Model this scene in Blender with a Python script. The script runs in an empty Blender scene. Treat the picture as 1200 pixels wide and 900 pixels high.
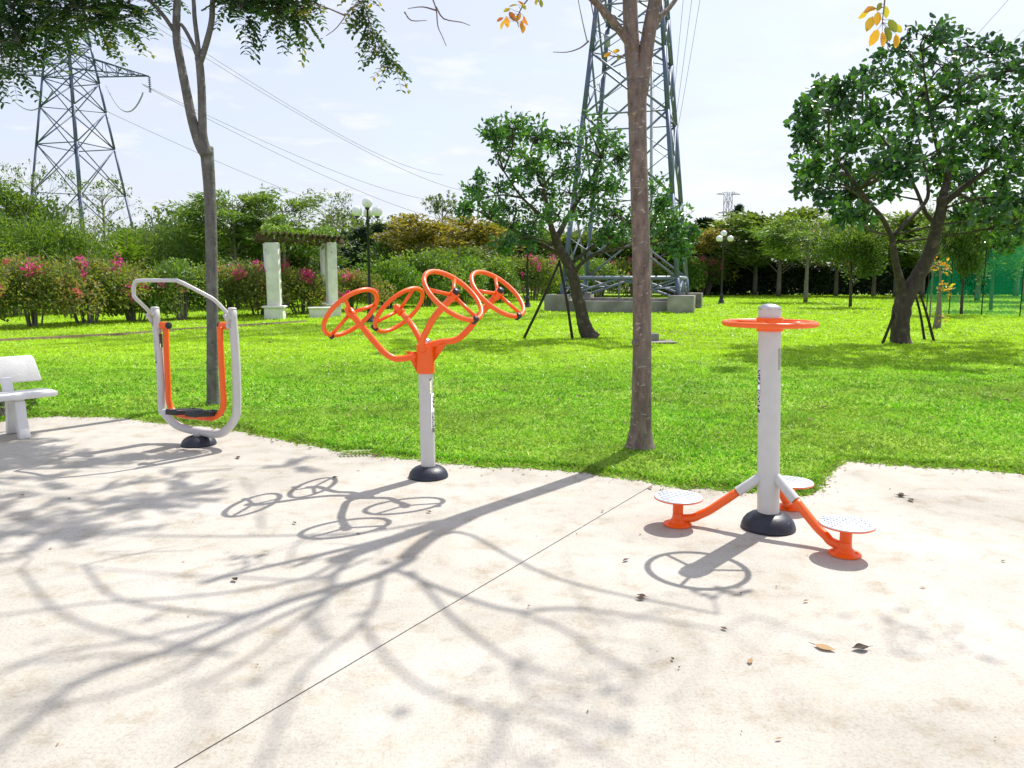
import bpy, bmesh, math, random
import numpy as np
from mathutils import Vector, Matrix

rng = np.random.default_rng(11)
random.seed(5)
sc = bpy.context.scene
COL = sc.collection

# ------------------------------------------------------------------ camera model (to measure the place from the photo)
H, F, YH = 1.55, 900.0, 325.0
PITCH = math.atan((450 - YH) / F)
cp, sp = math.cos(PITCH), math.sin(PITCH)
SUN = np.array([0.44, 0.545, 1.0])          # direction towards the sun


def ray(u, v):
    x = (u - 600) / F; y = (450 - v) / F
    return np.array([x, cp + y * sp, -sp + y * cp])


def G(u, v, z=0.0):
    r = ray(u, v); t = (z - H) / r[2]
    return np.array([0, 0, H]) + t * r


def P(u, v, Y):
    r = ray(u, v); t = Y / r[1]
    return np.array([0, 0, H]) + t * r


# ------------------------------------------------------------------ materials
def new_mat(name):
    m = bpy.data.materials.new(name); m.use_nodes = True
    nt = m.node_tree; nt.nodes.clear()
    out = nt.nodes.new('ShaderNodeOutputMaterial')
    return m, nt, out


def N(nt, kind, **kw):
    n = nt.nodes.new(kind)
    for k, v in kw.items():
        if k in n.inputs: n.inputs[k].default_value = v
        else: setattr(n, k, v)
    return n


def ramp(nt, stops, interp='LINEAR'):
    r = nt.nodes.new('ShaderNodeValToRGB'); r.color_ramp.interpolation = interp
    e = r.color_ramp.elements
    while len(e) < len(stops): e.new(0.5)
    for el, (p, c) in zip(e, stops):
        el.position = p; el.color = (*c, 1)
    return r


def mat_plain(name, col, rough=0.5, metal=0.0, var=0.08, scale=12, bump=0.05, coat=0.0, bscale=60, wear=0.0):
    m, nt, out = new_mat(name); L = nt.links
    tc = N(nt, 'ShaderNodeTexCoord')
    no = N(nt, 'ShaderNodeTexNoise', Scale=scale, Detail=6.0)
    L.new(tc.outputs['Object'], no.inputs['Vector'])
    lo = tuple(max(0, c * (1 - var)) for c in col); hi = tuple(min(1, c * (1 + var)) for c in col)
    r = ramp(nt, [(0.3, lo), (0.7, hi)])
    L.new(no.outputs['Fac'], r.inputs[0])
    b = N(nt, 'ShaderNodeBsdfPrincipled', Roughness=rough, Metallic=metal)
    b.inputs['Coat Weight'].default_value = coat
    L.new(r.outputs[0], b.inputs['Base Color'])
    n2 = N(nt, 'ShaderNodeTexNoise', Scale=bscale, Detail=4.0)
    L.new(tc.outputs['Object'], n2.inputs['Vector'])
    bp = N(nt, 'ShaderNodeBump', Strength=bump, Distance=0.01)
    L.new(n2.outputs['Fac'], bp.inputs['Height']); L.new(bp.outputs[0], b.inputs['Normal'])
    if wear:
        nw = N(nt, 'ShaderNodeTexNoise', Scale=38.0, Detail=7.0, Roughness=.72); L.new(tc.outputs['Object'], nw.inputs['Vector'])
        rw = ramp(nt, [(0.645, (0, 0, 0)), (0.70, (wear, wear, wear))]); L.new(nw.outputs['Fac'], rw.inputs[0])
        mw = N(nt, 'ShaderNodeMix', data_type='RGBA'); L.new(rw.outputs[0], mw.inputs['Factor']); L.new(r.outputs[0], mw.inputs['A']); mw.inputs['B'].default_value = (.20, .17, .13, 1)
        L.new(mw.outputs['Result'], b.inputs['Base Color'])
    rr = N(nt, 'ShaderNodeMapRange'); rr.inputs['To Min'].default_value = max(0, rough - 0.08); rr.inputs['To Max'].default_value = min(1, rough + 0.1)
    L.new(no.outputs['Fac'], rr.inputs['Value']); L.new(rr.outputs[0], b.inputs['Roughness'])
    L.new(b.outputs[0], out.inputs[0])
    return m


def mat_leaf(name, stops, trans=0.35, rough=0.45, tmul=(1.6, 1.5, 0.5), spec=0.5):
    m, nt, out = new_mat(name); L = nt.links
    a = N(nt, 'ShaderNodeAttribute', attribute_name='rnd')
    r = ramp(nt, stops); L.new(a.outputs['Fac'], r.inputs[0])
    b = N(nt, 'ShaderNodeBsdfPrincipled', Roughness=rough)
    b.inputs['Specular IOR Level'].default_value = spec
    L.new(r.outputs[0], b.inputs['Base Color'])
    mu = N(nt, 'ShaderNodeMix', data_type='RGBA', blend_type='MULTIPLY'); mu.inputs['Factor'].default_value = 1
    L.new(r.outputs[0], mu.inputs['A']); mu.inputs['B'].default_value = (*tmul, 1)
    t = N(nt, 'ShaderNodeBsdfTranslucent'); L.new(mu.outputs['Result'], t.inputs[0])
    mx = N(nt, 'ShaderNodeMixShader'); mx.inputs[0].default_value = trans
    L.new(b.outputs[0], mx.inputs[1]); L.new(t.outputs[0], mx.inputs[2]); L.new(mx.outputs[0], out.inputs[0])
    return m


def mat_bark(name, c1, c2, c3, scale=6, stretch=(1, 1, 0.35), fleck=0.0):
    m, nt, out = new_mat(name); L = nt.links
    tc = N(nt, 'ShaderNodeTexCoord'); mp = N(nt, 'ShaderNodeMapping'); mp.inputs['Scale'].default_value = stretch
    L.new(tc.outputs['Object'], mp.inputs[0])
    n1 = N(nt, 'ShaderNodeTexNoise', Scale=scale * 3, Detail=8.0, Roughness=0.65); L.new(mp.outputs[0], n1.inputs['Vector'])
    n2 = N(nt, 'ShaderNodeTexNoise', Scale=scale, Detail=3.0); L.new(tc.outputs['Object'], n2.inputs['Vector'])
    r1 = ramp(nt, [(0.3, c1), (0.68, c2)]); L.new(n1.outputs['Fac'], r1.inputs[0])
    mx = N(nt, 'ShaderNodeMix', data_type='RGBA')
    r2 = ramp(nt, [(0.55, (0, 0, 0)), (0.7, (1, 1, 1))]); L.new(n2.outputs['Fac'], r2.inputs[0])
    L.new(r2.outputs[0], mx.inputs['Factor']); L.new(r1.outputs[0], mx.inputs['A']); mx.inputs['B'].default_value = (*c3, 1)
    last = mx.outputs['Result']
    if fleck:
        mp2 = N(nt, 'ShaderNodeMapping'); mp2.inputs['Scale'].default_value = (1, 1, 2.2); L.new(tc.outputs['Object'], mp2.inputs[0])
        v = N(nt, 'ShaderNodeTexNoise', Scale=16.0, Detail=5.0, Roughness=.62, Distortion=.6); L.new(mp2.outputs[0], v.inputs['Vector'])
        r3 = ramp(nt, [(0.60, (0, 0, 0)), (0.67, (1, 1, 1))]); L.new(v.outputs['Fac'], r3.inputs[0])
        ml = N(nt, 'ShaderNodeMath', operation='MULTIPLY'); L.new(r3.outputs[0], ml.inputs[0]); ml.inputs[1].default_value = fleck
        m3 = N(nt, 'ShaderNodeMix', data_type='RGBA'); L.new(ml.outputs[0], m3.inputs['Factor']); L.new(last, m3.inputs['A']); m3.inputs['B'].default_value = (0.5, 0.47, 0.42, 1)
        last = m3.outputs['Result']
    b = N(nt, 'ShaderNodeBsdfPrincipled', Roughness=0.85); L.new(last, b.inputs['Base Color'])
    wv = N(nt, 'ShaderNodeTexWave', Scale=4.0, Distortion=14.0, Detail=4.0); wv.bands_direction = 'Z'; L.new(tc.outputs['Object'], wv.inputs['Vector'])
    sm = N(nt, 'ShaderNodeMath', operation='MULTIPLY_ADD'); L.new(wv.outputs['Fac'], sm.inputs[0]); sm.inputs[1].default_value = 0.12; L.new(n1.outputs['Fac'], sm.inputs[2])
    bp = N(nt, 'ShaderNodeBump', Strength=0.7, Distance=0.02); L.new(sm.outputs[0], bp.inputs['Height']); L.new(bp.outputs[0], b.inputs['Normal'])
    L.new(b.outputs[0], out.inputs[0])
    return m


def mat_concrete():
    m, nt, out = new_mat('pavement_concrete'); L = nt.links
    tc = N(nt, 'ShaderNodeTexCoord')
    big = N(nt, 'ShaderNodeTexNoise', Scale=0.7, Detail=7.0, Roughness=0.62, Distortion=0.4); L.new(tc.outputs['Object'], big.inputs['Vector'])
    mid = N(nt, 'ShaderNodeTexNoise', Scale=4.5, Detail=8.0, Roughness=0.7); L.new(tc.outputs['Object'], mid.inputs['Vector'])
    fine = N(nt, 'ShaderNodeTexNoise', Scale=70.0, Detail=4.0, Roughness=0.7); L.new(tc.outputs['Object'], fine.inputs['Vector'])
    r = ramp(nt, [(0.25, (0.33, 0.31, 0.272)), (0.5, (0.455, 0.432, 0.385)), (0.72, (0.53, 0.508, 0.468))]); L.new(big.outputs['Fac'], r.inputs[0])
    r2 = ramp(nt, [(0.30, (0.74, 0.68, 0.58)), (0.47, (0.97, 0.96, 0.94)), (0.75, (1.07, 1.07, 1.07))]); L.new(mid.outputs['Fac'], r2.inputs[0])
    r3 = ramp(nt, [(0.32, (0.78, 0.765, 0.74)), (0.5, (0.99, 0.99, 0.99)), (0.7, (1.06, 1.06, 1.06))]); L.new(fine.outputs['Fac'], r3.inputs[0])
    m1 = N(nt, 'ShaderNodeMix', data_type='RGBA', blend_type='MULTIPLY'); m1.inputs['Factor'].default_value = 1
    L.new(r.outputs[0], m1.inputs['A']); L.new(r2.outputs[0], m1.inputs['B'])
    m2 = N(nt, 'ShaderNodeMix', data_type='RGBA', blend_type='MULTIPLY'); m2.inputs['Factor'].default_value = 1
    L.new(m1.outputs['Result'], m2.inputs['A']); L.new(r3.outputs[0], m2.inputs['B'])
    # sparse tan stains and dark pits
    st = N(nt, 'ShaderNodeTexNoise', Scale=2.2, Detail=5.0, Distortion=1.2); L.new(tc.outputs['Object'], st.inputs['Vector'])
    rs = ramp(nt, [(0.58, (0, 0, 0)), (0.72, (0.55, 0.55, 0.55))]); L.new(st.outputs['Fac'], rs.inputs[0])
    m3 = N(nt, 'ShaderNodeMix', data_type='RGBA'); L.new(rs.outputs[0], m3.inputs['Factor']); L.new(m2.outputs['Result'], m3.inputs['A']); m3.inputs['B'].default_value = (0.44, 0.38, 0.29, 1)
    vo = N(nt, 'ShaderNodeTexVoronoi', Scale=9.0); L.new(tc.outputs['Object'], vo.inputs['Vector'])
    rv = ramp(nt, [(0.03, (1, 1, 1)), (0.05, (0, 0, 0))]); L.new(vo.outputs['Distance'], rv.inputs[0])
    mlt = N(nt, 'ShaderNodeMath', operation='MULTIPLY'); L.new(rv.outputs[0], mlt.inputs[0]); mlt.inputs[1].default_value = 0.55
    m4 = N(nt, 'ShaderNodeMix', data_type='RGBA'); L.new(mlt.outputs[0], m4.inputs['Factor']); L.new(m3.outputs['Result'], m4.inputs['A']); m4.inputs['B'].default_value = (0.2, 0.17, 0.13, 1)
    b = N(nt, 'ShaderNodeBsdfPrincipled', Roughness=0.8); L.new(m4.outputs['Result'], b.inputs['Base Color'])
    b.inputs['Specular IOR Level'].default_value = 0.3
    # brushed finish
    wv = N(nt, 'ShaderNodeTexWave', Scale=26.0, Distortion=9.0, Detail=2.0); wv.inputs['Detail Scale'].default_value = 0.25; L.new(tc.outputs['Object'], wv.inputs['Vector'])
    s1 = N(nt, 'ShaderNodeMath', operation='MULTIPLY'); L.new(wv.outputs['Fac'], s1.inputs[0]); L.new(mid.outputs['Fac'], s1.inputs[1])
    s2 = N(nt, 'ShaderNodeMath', operation='MULTIPLY_ADD'); L.new(s1.outputs[0], s2.inputs[0]); s2.inputs[1].default_value = 0.22; L.new(fine.outputs['Fac'], s2.inputs[2])
    bp = N(nt, 'ShaderNodeBump', Strength=0.35, Distance=0.006); L.new(s2.outputs[0], bp.inputs['Height']); L.new(bp.outputs[0], b.inputs['Normal'])
    L.new(b.outputs[0], out.inputs[0])
    return m


def mat_lawn():
    m, nt, out = new_mat('lawn_turf'); L = nt.links
    tc = N(nt, 'ShaderNodeTexCoord')
    a = N(nt, 'ShaderNodeTexNoise', Scale=0.35, Detail=5.0, Roughness=0.6); L.new(tc.outputs['Object'], a.inputs['Vector'])
    b_ = N(nt, 'ShaderNodeTexNoise', Scale=9.0, Detail=6.0, Roughness=0.75); L.new(tc.outputs['Object'], b_.inputs['Vector'])
    r = ramp(nt, [(0.3, (0.14, 0.22, 0.03)), (0.5, (0.25, 0.42, 0.03)), (0.7, (0.36, 0.54, 0.04))]); L.new(a.outputs['Fac'], r.inputs[0])
    r2 = ramp(nt, [(0.3, (0.5, 0.45, 0.4)), (0.55, (1, 1, 1))]); L.new(b_.outputs['Fac'], r2.inputs[0])
    mx = N(nt, 'ShaderNodeMix', data_type='RGBA', blend_type='MULTIPLY'); mx.inputs['Factor'].default_value = 1
    L.new(r.outputs[0], mx.inputs['A']); L.new(r2.outputs[0], mx.inputs['B'])
    b = N(nt, 'ShaderNodeBsdfPrincipled', Roughness=0.8); L.new(mx.outputs['Result'], b.inputs['Base Color'])
    b.inputs['Specular IOR Level'].default_value = 0.2
    bp = N(nt, 'ShaderNodeBump', Strength=0.9, Distance=0.05); L.new(b_.outputs['Fac'], bp.inputs['Height']); L.new(bp.outputs[0], b.inputs['Normal'])
    L.new(b.outputs[0], out.inputs[0])
    return m


def mat_grass():
    m, nt, out = new_mat('grass_blades'); L = nt.links
    a = N(nt, 'ShaderNodeAttribute', attribute_name='rnd')
    tc = N(nt, 'ShaderNodeTexCoord')
    r = ramp(nt, [(0.0, (0.045, 0.16, 0.010)), (0.3, (0.14, 0.42, 0.018)), (0.68, (0.30, 0.64, 0.035)), (0.88, (0.56, 0.76, 0.14)), (0.94, (0.34, 0.26, 0.10)), (1.0, (0.14, 0.09, 0.04))])
    L.new(a.outputs['Fac'], r.inputs[0])
    n = N(nt, 'ShaderNodeTexNoise', Scale=0.45, Detail=5.0, Roughness=0.6); L.new(tc.outputs['Object'], n.inputs['Vector'])
    rr = ramp(nt, [(0.42, (0, 0, 0)), (0.60, (0.9, 0.9, 0.9))]); L.new(n.outputs['Fac'], rr.inputs[0])
    # beyond the worn turf near the slab the lawn is a younger, yellower sward
    sx = N(nt, 'ShaderNodeSeparateXYZ'); L.new(tc.outputs['Object'], sx.inputs[0])
    ya = N(nt, 'ShaderNodeMapRange'); ya.inputs['From Min'].default_value = 11; ya.inputs['From Max'].default_value = 16; L.new(sx.outputs['Y'], ya.inputs['Value'])
    mf = N(nt, 'ShaderNodeMix', data_type='RGBA'); L.new(ya.outputs[0], mf.inputs['Factor']); L.new(r.outputs[0], mf.inputs['A'])
    mf2 = N(nt, 'ShaderNodeMix', data_type='RGBA'); mf2.inputs['Factor'].default_value = .7; L.new(r.outputs[0], mf2.inputs['A']); mf2.inputs['B'].default_value = (0.58, 0.78, 0.04, 1)
    L.new(mf2.outputs['Result'], mf.inputs['B'])
    yb = N(nt, 'ShaderNodeMapRange'); yb.inputs['From Min'].default_value = 14; yb.inputs['From Max'].default_value = 10; L.new(sx.outputs['Y'], yb.inputs['Value'])
    wq = N(nt, 'ShaderNodeMath', operation='MULTIPLY'); L.new(rr.outputs[0], wq.inputs[0]); L.new(yb.outputs[0], wq.inputs[1])
    mx = N(nt, 'ShaderNodeMix', data_type='RGBA'); L.new(wq.outputs[0], mx.inputs['Factor']); L.new(mf.outputs['Result'], mx.inputs['A'])
    mo = N(nt, 'ShaderNodeMix', data_type='RGBA'); mo.inputs['Factor'].default_value = .5; L.new(r.outputs[0], mo.inputs['A']); mo.inputs['B'].default_value = (0.30, 0.33, 0.08, 1); L.new(mo.outputs['Result'], mx.inputs['B'])
    b = N(nt, 'ShaderNodeBsdfPrincipled', Roughness=0.42); L.new(mx.outputs['Result'], b.inputs['Base Color'])
    b.inputs['Specular IOR Level'].default_value = 0.22
    n5 = N(nt, 'ShaderNodeTexNoise', Scale=2.1, Detail=6.0, Roughness=.7); L.new(tc.outputs['Object'], n5.inputs['Vector'])
    r5 = ramp(nt, [(0.35, (0.55, 0.60, 0.6)), (0.55, (1, 1, 1)), (0.7, (1.08, 1.05, 1))]); L.new(n5.outputs['Fac'], r5.inputs[0])
    m5 = N(nt, 'ShaderNodeMix', data_type='RGBA', blend_type='MULTIPLY'); m5.inputs['Factor'].default_value = 1; L.new(mx.outputs['Result'], m5.inputs['A']); L.new(r5.outputs[0], m5.inputs['B'])
    L.new(m5.outputs['Result'], b.inputs['Base Color']); mx = m5
    mu = N(nt, 'ShaderNodeMix', data_type='RGBA', blend_type='MULTIPLY'); mu.inputs['Factor'].default_value = 1
    L.new(mx.outputs['Result'], mu.inputs['A']); mu.inputs['B'].default_value = (1.3, 1.4, 0.6, 1)
    t = N(nt, 'ShaderNodeBsdfTranslucent'); L.new(mu.outputs['Result'], t.inputs[0])
    ms = N(nt, 'ShaderNodeMixShader'); ms.inputs[0].default_value = 0.33
    L.new(b.outputs[0], ms.inputs[1]); L.new(t.outputs[0], ms.inputs[2]); L.new(ms.outputs[0], out.inputs[0])
    return m


def mat_net():
    m, nt, out = new_mat('green_net'); L = nt.links
    tc = N(nt, 'ShaderNodeTexCoord')
    n = N(nt, 'ShaderNodeTexNoise', Scale=0.9, Detail=3.0); L.new(tc.outputs['Object'], n.inputs['Vector'])
    mr = N(nt, 'ShaderNodeMapRange'); mr.inputs['To Min'].default_value = 0.12; mr.inputs['To Max'].default_value = 0.38; L.new(n.outputs['Fac'], mr.inputs['Value'])
    d = N(nt, 'ShaderNodeBsdfDiffuse', Color=(0.01, 0.30, 0.12, 1)); t = N(nt, 'ShaderNodeBsdfTranslucent', Color=(0.01, 0.42, 0.16, 1))
    a = N(nt, 'ShaderNodeMixShader'); a.inputs[0].default_value = 0.6; L.new(d.outputs[0], a.inputs[1]); L.new(t.outputs[0], a.inputs[2])
    tr = N(nt, 'ShaderNodeBsdfTransparent')
    mx = N(nt, 'ShaderNodeMixShader'); L.new(mr.outputs[0], mx.inputs[0]); L.new(tr.outputs[0], mx.inputs[1]); L.new(a.outputs[0], mx.inputs[2])
    L.new(mx.outputs[0], out.inputs[0])
    return m


M = {}
M['concrete'] = mat_concrete()
M['lawn'] = mat_lawn()
M['grass'] = mat_grass()
M['soil'] = mat_plain('brown_soil', (0.11, 0.08, 0.035), 0.95, var=0.35, scale=8, bump=0.6)
M['grey_paint'] = mat_plain('light_grey_powder_coat', (0.56, 0.55, 0.535), 0.38, var=0.05, bump=0.06, bscale=220, wear=.30)
M['orange'] = mat_plain('orange_powder_coat', (0.92, 0.125, 0.008), 0.36, var=0.04, bump=0.05, bscale=200, coat=0.05, wear=.35)
M['black_plastic'] = mat_plain('black_plastic', (0.018, 0.019, 0.023), 0.42, var=0.2, bump=0.1)
M['navy_rubber'] = mat_plain('dark_blue_black_plastic', (0.014, 0.018, 0.032), 0.42, var=0.4, bump=0.12, wear=.7)
M['chrome'] = mat_plain('brushed_steel', (0.55, 0.55, 0.56), 0.28, metal=1.0, var=0.05, bump=0.03)
M['alu'] = mat_plain('aluminium_tread', (0.72, 0.74, 0.77), 0.42, metal=0.35, var=0.06, bump=0.05)
M['tread'] = mat_plain('aluminium_tread_relief', (0.48, 0.53, 0.60), 0.4, metal=0.4, var=0.1)
M['white_label'] = mat_plain('white_vinyl', (0.8, 0.8, 0.8), 0.45, var=0.02)
M['black_label'] = mat_plain('black_vinyl', (0.01, 0.01, 0.012), 0.4, var=0.05)
M['olive_label'] = mat_plain('tarnished_plate', (0.17, 0.18, 0.12), 0.4, metal=0.5, var=0.3, scale=60)
M['bench'] = mat_plain('white_painted_concrete', (0.72, 0.71, 0.70), 0.6, var=0.08, scale=5, bump=0.3)
M['pillar'] = mat_plain('weathered_white_plaster', (0.72, 0.71, 0.67), 0.85, var=0.14, scale=3.5, bump=0.5)
M['old_wood'] = mat_plain('rotting_dark_wood', (0.10, 0.062, 0.042), 0.9, var=0.5, scale=5, bump=0.8)
M['grey_concrete'] = mat_plain('stained_grey_concrete', (0.26, 0.245, 0.22), 0.9, var=0.45, scale=1.3, bump=0.6)
M['steel'] = mat_plain('galvanised_steel_blue_grey', (0.10, 0.135, 0.21), 0.5, metal=0.15, var=0.12, scale=3)
M['steel_mid'] = mat_plain('galvanised_steel_grey', (0.17, 0.205, 0.26), 0.5, metal=0.15, var=0.12, scale=3)
M['steel_light'] = mat_plain('galvanised_steel_pale', (0.42, 0.45, 0.46), 0.5, metal=0.4, var=0.12, scale=3)
M['steel_far'] = mat_plain('galvanised_steel_far', (0.30, 0.35, 0.42), 0.6, metal=0.2, var=0.1, scale=3)
M['lamp_post'] = mat_plain('black_cast_iron', (0.012, 0.015, 0.022), 0.4, var=0.2)
M['globe'] = mat_plain('white_opal_globe', (0.84, 0.84, 0.85), 0.25, var=0.03)
M['wire'] = mat_plain('aluminium_cable', (0.36, 0.38, 0.42), 0.5, var=0.05)
M['stake'] = mat_plain('dark_timber_stake', (0.035, 0.026, 0.02), 0.9, var=0.4)
M['ceramic'] = mat_plain('glazed_insulator', (0.10, 0.14, 0.18), 0.25, var=0.1)
M['bark_main'] = mat_bark('brown_grey_bark', (0.075, 0.054, 0.044), (0.25, 0.19, 0.155), (0.16, 0.14, 0.12), fleck=0.6)
M['bark_left'] = mat_bark('dark_grey_bark', (0.07, 0.066, 0.062), (0.17, 0.16, 0.15), (0.20, 0.20, 0.185), fleck=0.25)
M['bark_dark'] = mat_bark('dark_brown_bark', (0.035, 0.026, 0.02), (0.085, 0.064, 0.048), (0.13, 0.10, 0.075))
M['bark_pale'] = mat_bark('pale_bark', (0.14, 0.12, 0.10), (0.26, 0.23, 0.20), (0.22, 0.2, 0.17))
M['leaf_dark'] = mat_leaf('glossy_dark_leaf', [(0, (0.020, 0.060, 0.036)), (0.5, (0.038, 0.115, 0.048)), (0.82, (0.09, 0.24, 0.045)), (0.975, (0.18, 0.38, 0.06)), (1, (0.42, 0.22, 0.03))], 0.32, 0.28, spec=0.6)
M['leaf_mid'] = mat_leaf('glossy_mid_leaf', [(0, (0.022, 0.075, 0.03)), (0.5, (0.045, 0.14, 0.042)), (0.85, (0.10, 0.26, 0.05)), (1, (0.2, 0.38, 0.07))], 0.30, 0.30, spec=0.6)
M['leaf_pinnate'] = mat_leaf('pinnate_leaf', [(0, (0.018, 0.06, 0.03)), (0.6, (0.04, 0.11, 0.035)), (0.82, (0.12, 0.19, 0.035)), (1, (0.40, 0.32, 0.04))], 0.25, 0.38)
M['leaf_autumn'] = mat_leaf('yellow_orange_leaf', [(0, (0.10, 0.15, 0.03)), (0.35, (0.45, 0.42, 0.04)), (0.7, (0.72, 0.38, 0.04)), (1, (0.45, 0.13, 0.05))], 0.5, 0.45, (1.3, 1.2, 0.7))
M['leaf_hedge'] = mat_leaf('bougainvillea_leaf', [(0, (0.06, 0.12, 0.025)), (0.4, (0.13, 0.20, 0.04)), (0.7, (0.24, 0.29, 0.06)), (0.85, (0.22, 0.15, 0.07)), (1, (0.28, 0.14, 0.10))], 0.42, 0.6)
M['leaf_rusty'] = mat_leaf('rusty_bougainvillea_leaf', [(0, (0.07, 0.13, 0.03)), (0.5, (0.17, 0.24, 0.05)), (0.72, (0.25, 0.22, 0.08)), (1, (0.32, 0.17, 0.12))], 0.42, 0.6)
M['leaf_lime'] = mat_leaf('lime_leaf', [(0, (0.05, 0.14, 0.02)), (0.5, (0.12, 0.25, 0.03)), (1, (0.26, 0.36, 0.05))], 0.35, 0.5)
M['leaf_fern'] = mat_leaf('feathery_green_leaf', [(0, (0.05, 0.12, 0.025)), (0.6, (0.12, 0.22, 0.04)), (1, (0.30, 0.40, 0.10))], 0.42, 0.45)
M['leaf_wood'] = mat_leaf('woodland_leaf', [(0, (0.035, 0.08, 0.02)), (0.6, (0.08, 0.15, 0.03)), (1, (0.24, 0.32, 0.08))], 0.40, 0.55)
M['leaf_brown'] = mat_leaf('yellow_brown_leaf', [(0, (0.07, 0.09, 0.02)), (0.5, (0.17, 0.16, 0.04)), (1, (0.36, 0.30, 0.09))], 0.42, 0.55)
M['leaf_conifer'] = mat_leaf('dark_needle', [(0, (0.012, 0.035, 0.02)), (1, (0.04, 0.075, 0.045))], 0.15, 0.6)
M['leaf_row'] = mat_leaf('row_tree_leaf', [(0, (0.05, 0.10, 0.025)), (0.6, (0.12, 0.20, 0.04)), (1, (0.28, 0.36, 0.09))], 0.33, 0.5)
M['flower_pink'] = mat_leaf('magenta_bract', [(0, (0.62, 0.03, 0.22)), (1, (0.80, 0.10, 0.36))], 0.4, 0.6, (1.1, 0.9, 1.0))
M['flower_salmon'] = mat_leaf('salmon_bract', [(0, (0.65, 0.16, 0.12)), (1, (0.72, 0.26, 0.20))], 0.4, 0.6, (1.1, 0.9, 0.9))
M['dead_leaf'] = mat_leaf('dry_leaf', [(0, (0.035, 0.02, 0.012)), (0.4, (0.11, 0.06, 0.03)), (1, (0.40, 0.25, 0.11))], 0.15, 0.7, (1, 1, 1))
M['net'] = mat_net()


# ------------------------------------------------------------------ object helpers
def tag(o, label=None, cat=None, group=None, kind=None):
    if label: o['label'] = label
    if cat: o['category'] = cat
    if group: o['group'] = group
    if kind: o['kind'] = kind
    return o


def thing(name, label, cat, loc=(0, 0, 0), group=None):
    o = bpy.data.objects.new(name, None); COL.objects.link(o)
    o.location = loc; o.empty_display_size = 0.2
    return tag(o, label, cat, group)


class MB:
    """collects numpy vertex / face blocks and links them as one mesh object"""
    def __init__(s): s.v = []; s.f = []; s.n = 0; s.r = []; s.hasr = False

    def add(s, v, f, rnd=None):
        v = np.asarray(v, float); s.v.append(v)
        for ff in (f if isinstance(f, list) else [f]):
            if len(ff): s.f.append(np.asarray(ff, np.int64) + s.n)
        s.n += len(v)
        if rnd is None: s.r.append(np.zeros(len(v)))
        else: s.r.append(np.asarray(rnd, float)); s.hasr = True

    def build(s, name, mat, parent=None, smooth=False, origin=None, bevel=0):
        v = np.concatenate(s.v)
        if parent is not None: v = v - np.array(parent.location)
        elif origin is not None: v = v - np.array(origin)
        me = bpy.data.meshes.new(name)
        me.vertices.add(len(v)); me.vertices.foreach_set('co', v.astype(np.float32).ravel())
        lt = np.concatenate([np.full(len(f), f.shape[1]) for f in s.f]); ls = np.concatenate([[0], np.cumsum(lt)[:-1]])
        li = np.concatenate([f.ravel() for f in s.f])
        me.loops.add(len(li)); me.loops.foreach_set('vertex_index', li.astype(np.int32))
        me.polygons.add(len(lt)); me.polygons.foreach_set('loop_start', ls.astype(np.int32)); me.polygons.foreach_set('loop_total', lt.astype(np.int32))
        if smooth: me.polygons.foreach_set('use_smooth', np.ones(len(lt), bool))
        if s.hasr:
            a = me.attributes.new('rnd', 'FLOAT', 'POINT'); a.data.foreach_set('value', np.concatenate(s.r).astype(np.float32))
        me.update(calc_edges=True); me.validate()
        me.materials.append(mat)
        o = bpy.data.objects.new(name, me); COL.objects.link(o)
        if parent is not None: o.parent = parent
        elif origin is not None: o.location = origin
        if bevel:
            md = o.modifiers.new('bevel', 'BEVEL'); md.width = bevel; md.segments = 2; md.limit_method = 'ANGLE'
        return o


def resample(pts, rad, k=4):
    """catmull-rom through points"""
    pts = np.asarray(pts, float); n = len(pts)
    rad = np.interp(np.linspace(0, 1, n), np.linspace(0, 1, len(rad)), rad) if len(rad) != n else np.asarray(rad, float)
    if n < 3 or k < 2: return pts, rad
    p = np.vstack([2 * pts[0] - pts[1], pts, 2 * pts[-1] - pts[-2]]); out = []; ro = []
    for i in range(n - 1):
        a, b, c, d = p[i], p[i + 1], p[i + 2], p[i + 3]
        for t in np.arange(k) / k:
            out.append(0.5 * ((2 * b) + (-a + c) * t + (2 * a - 5 * b + 4 * c - d) * t * t + (-a + 3 * b - 3 * c + d) * t ** 3))
            ro.append(rad[i] * (1 - t) + rad[i + 1] * t)
    out.append(pts[-1]); ro.append(rad[-1])
    return np.array(out), np.array(ro)


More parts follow.
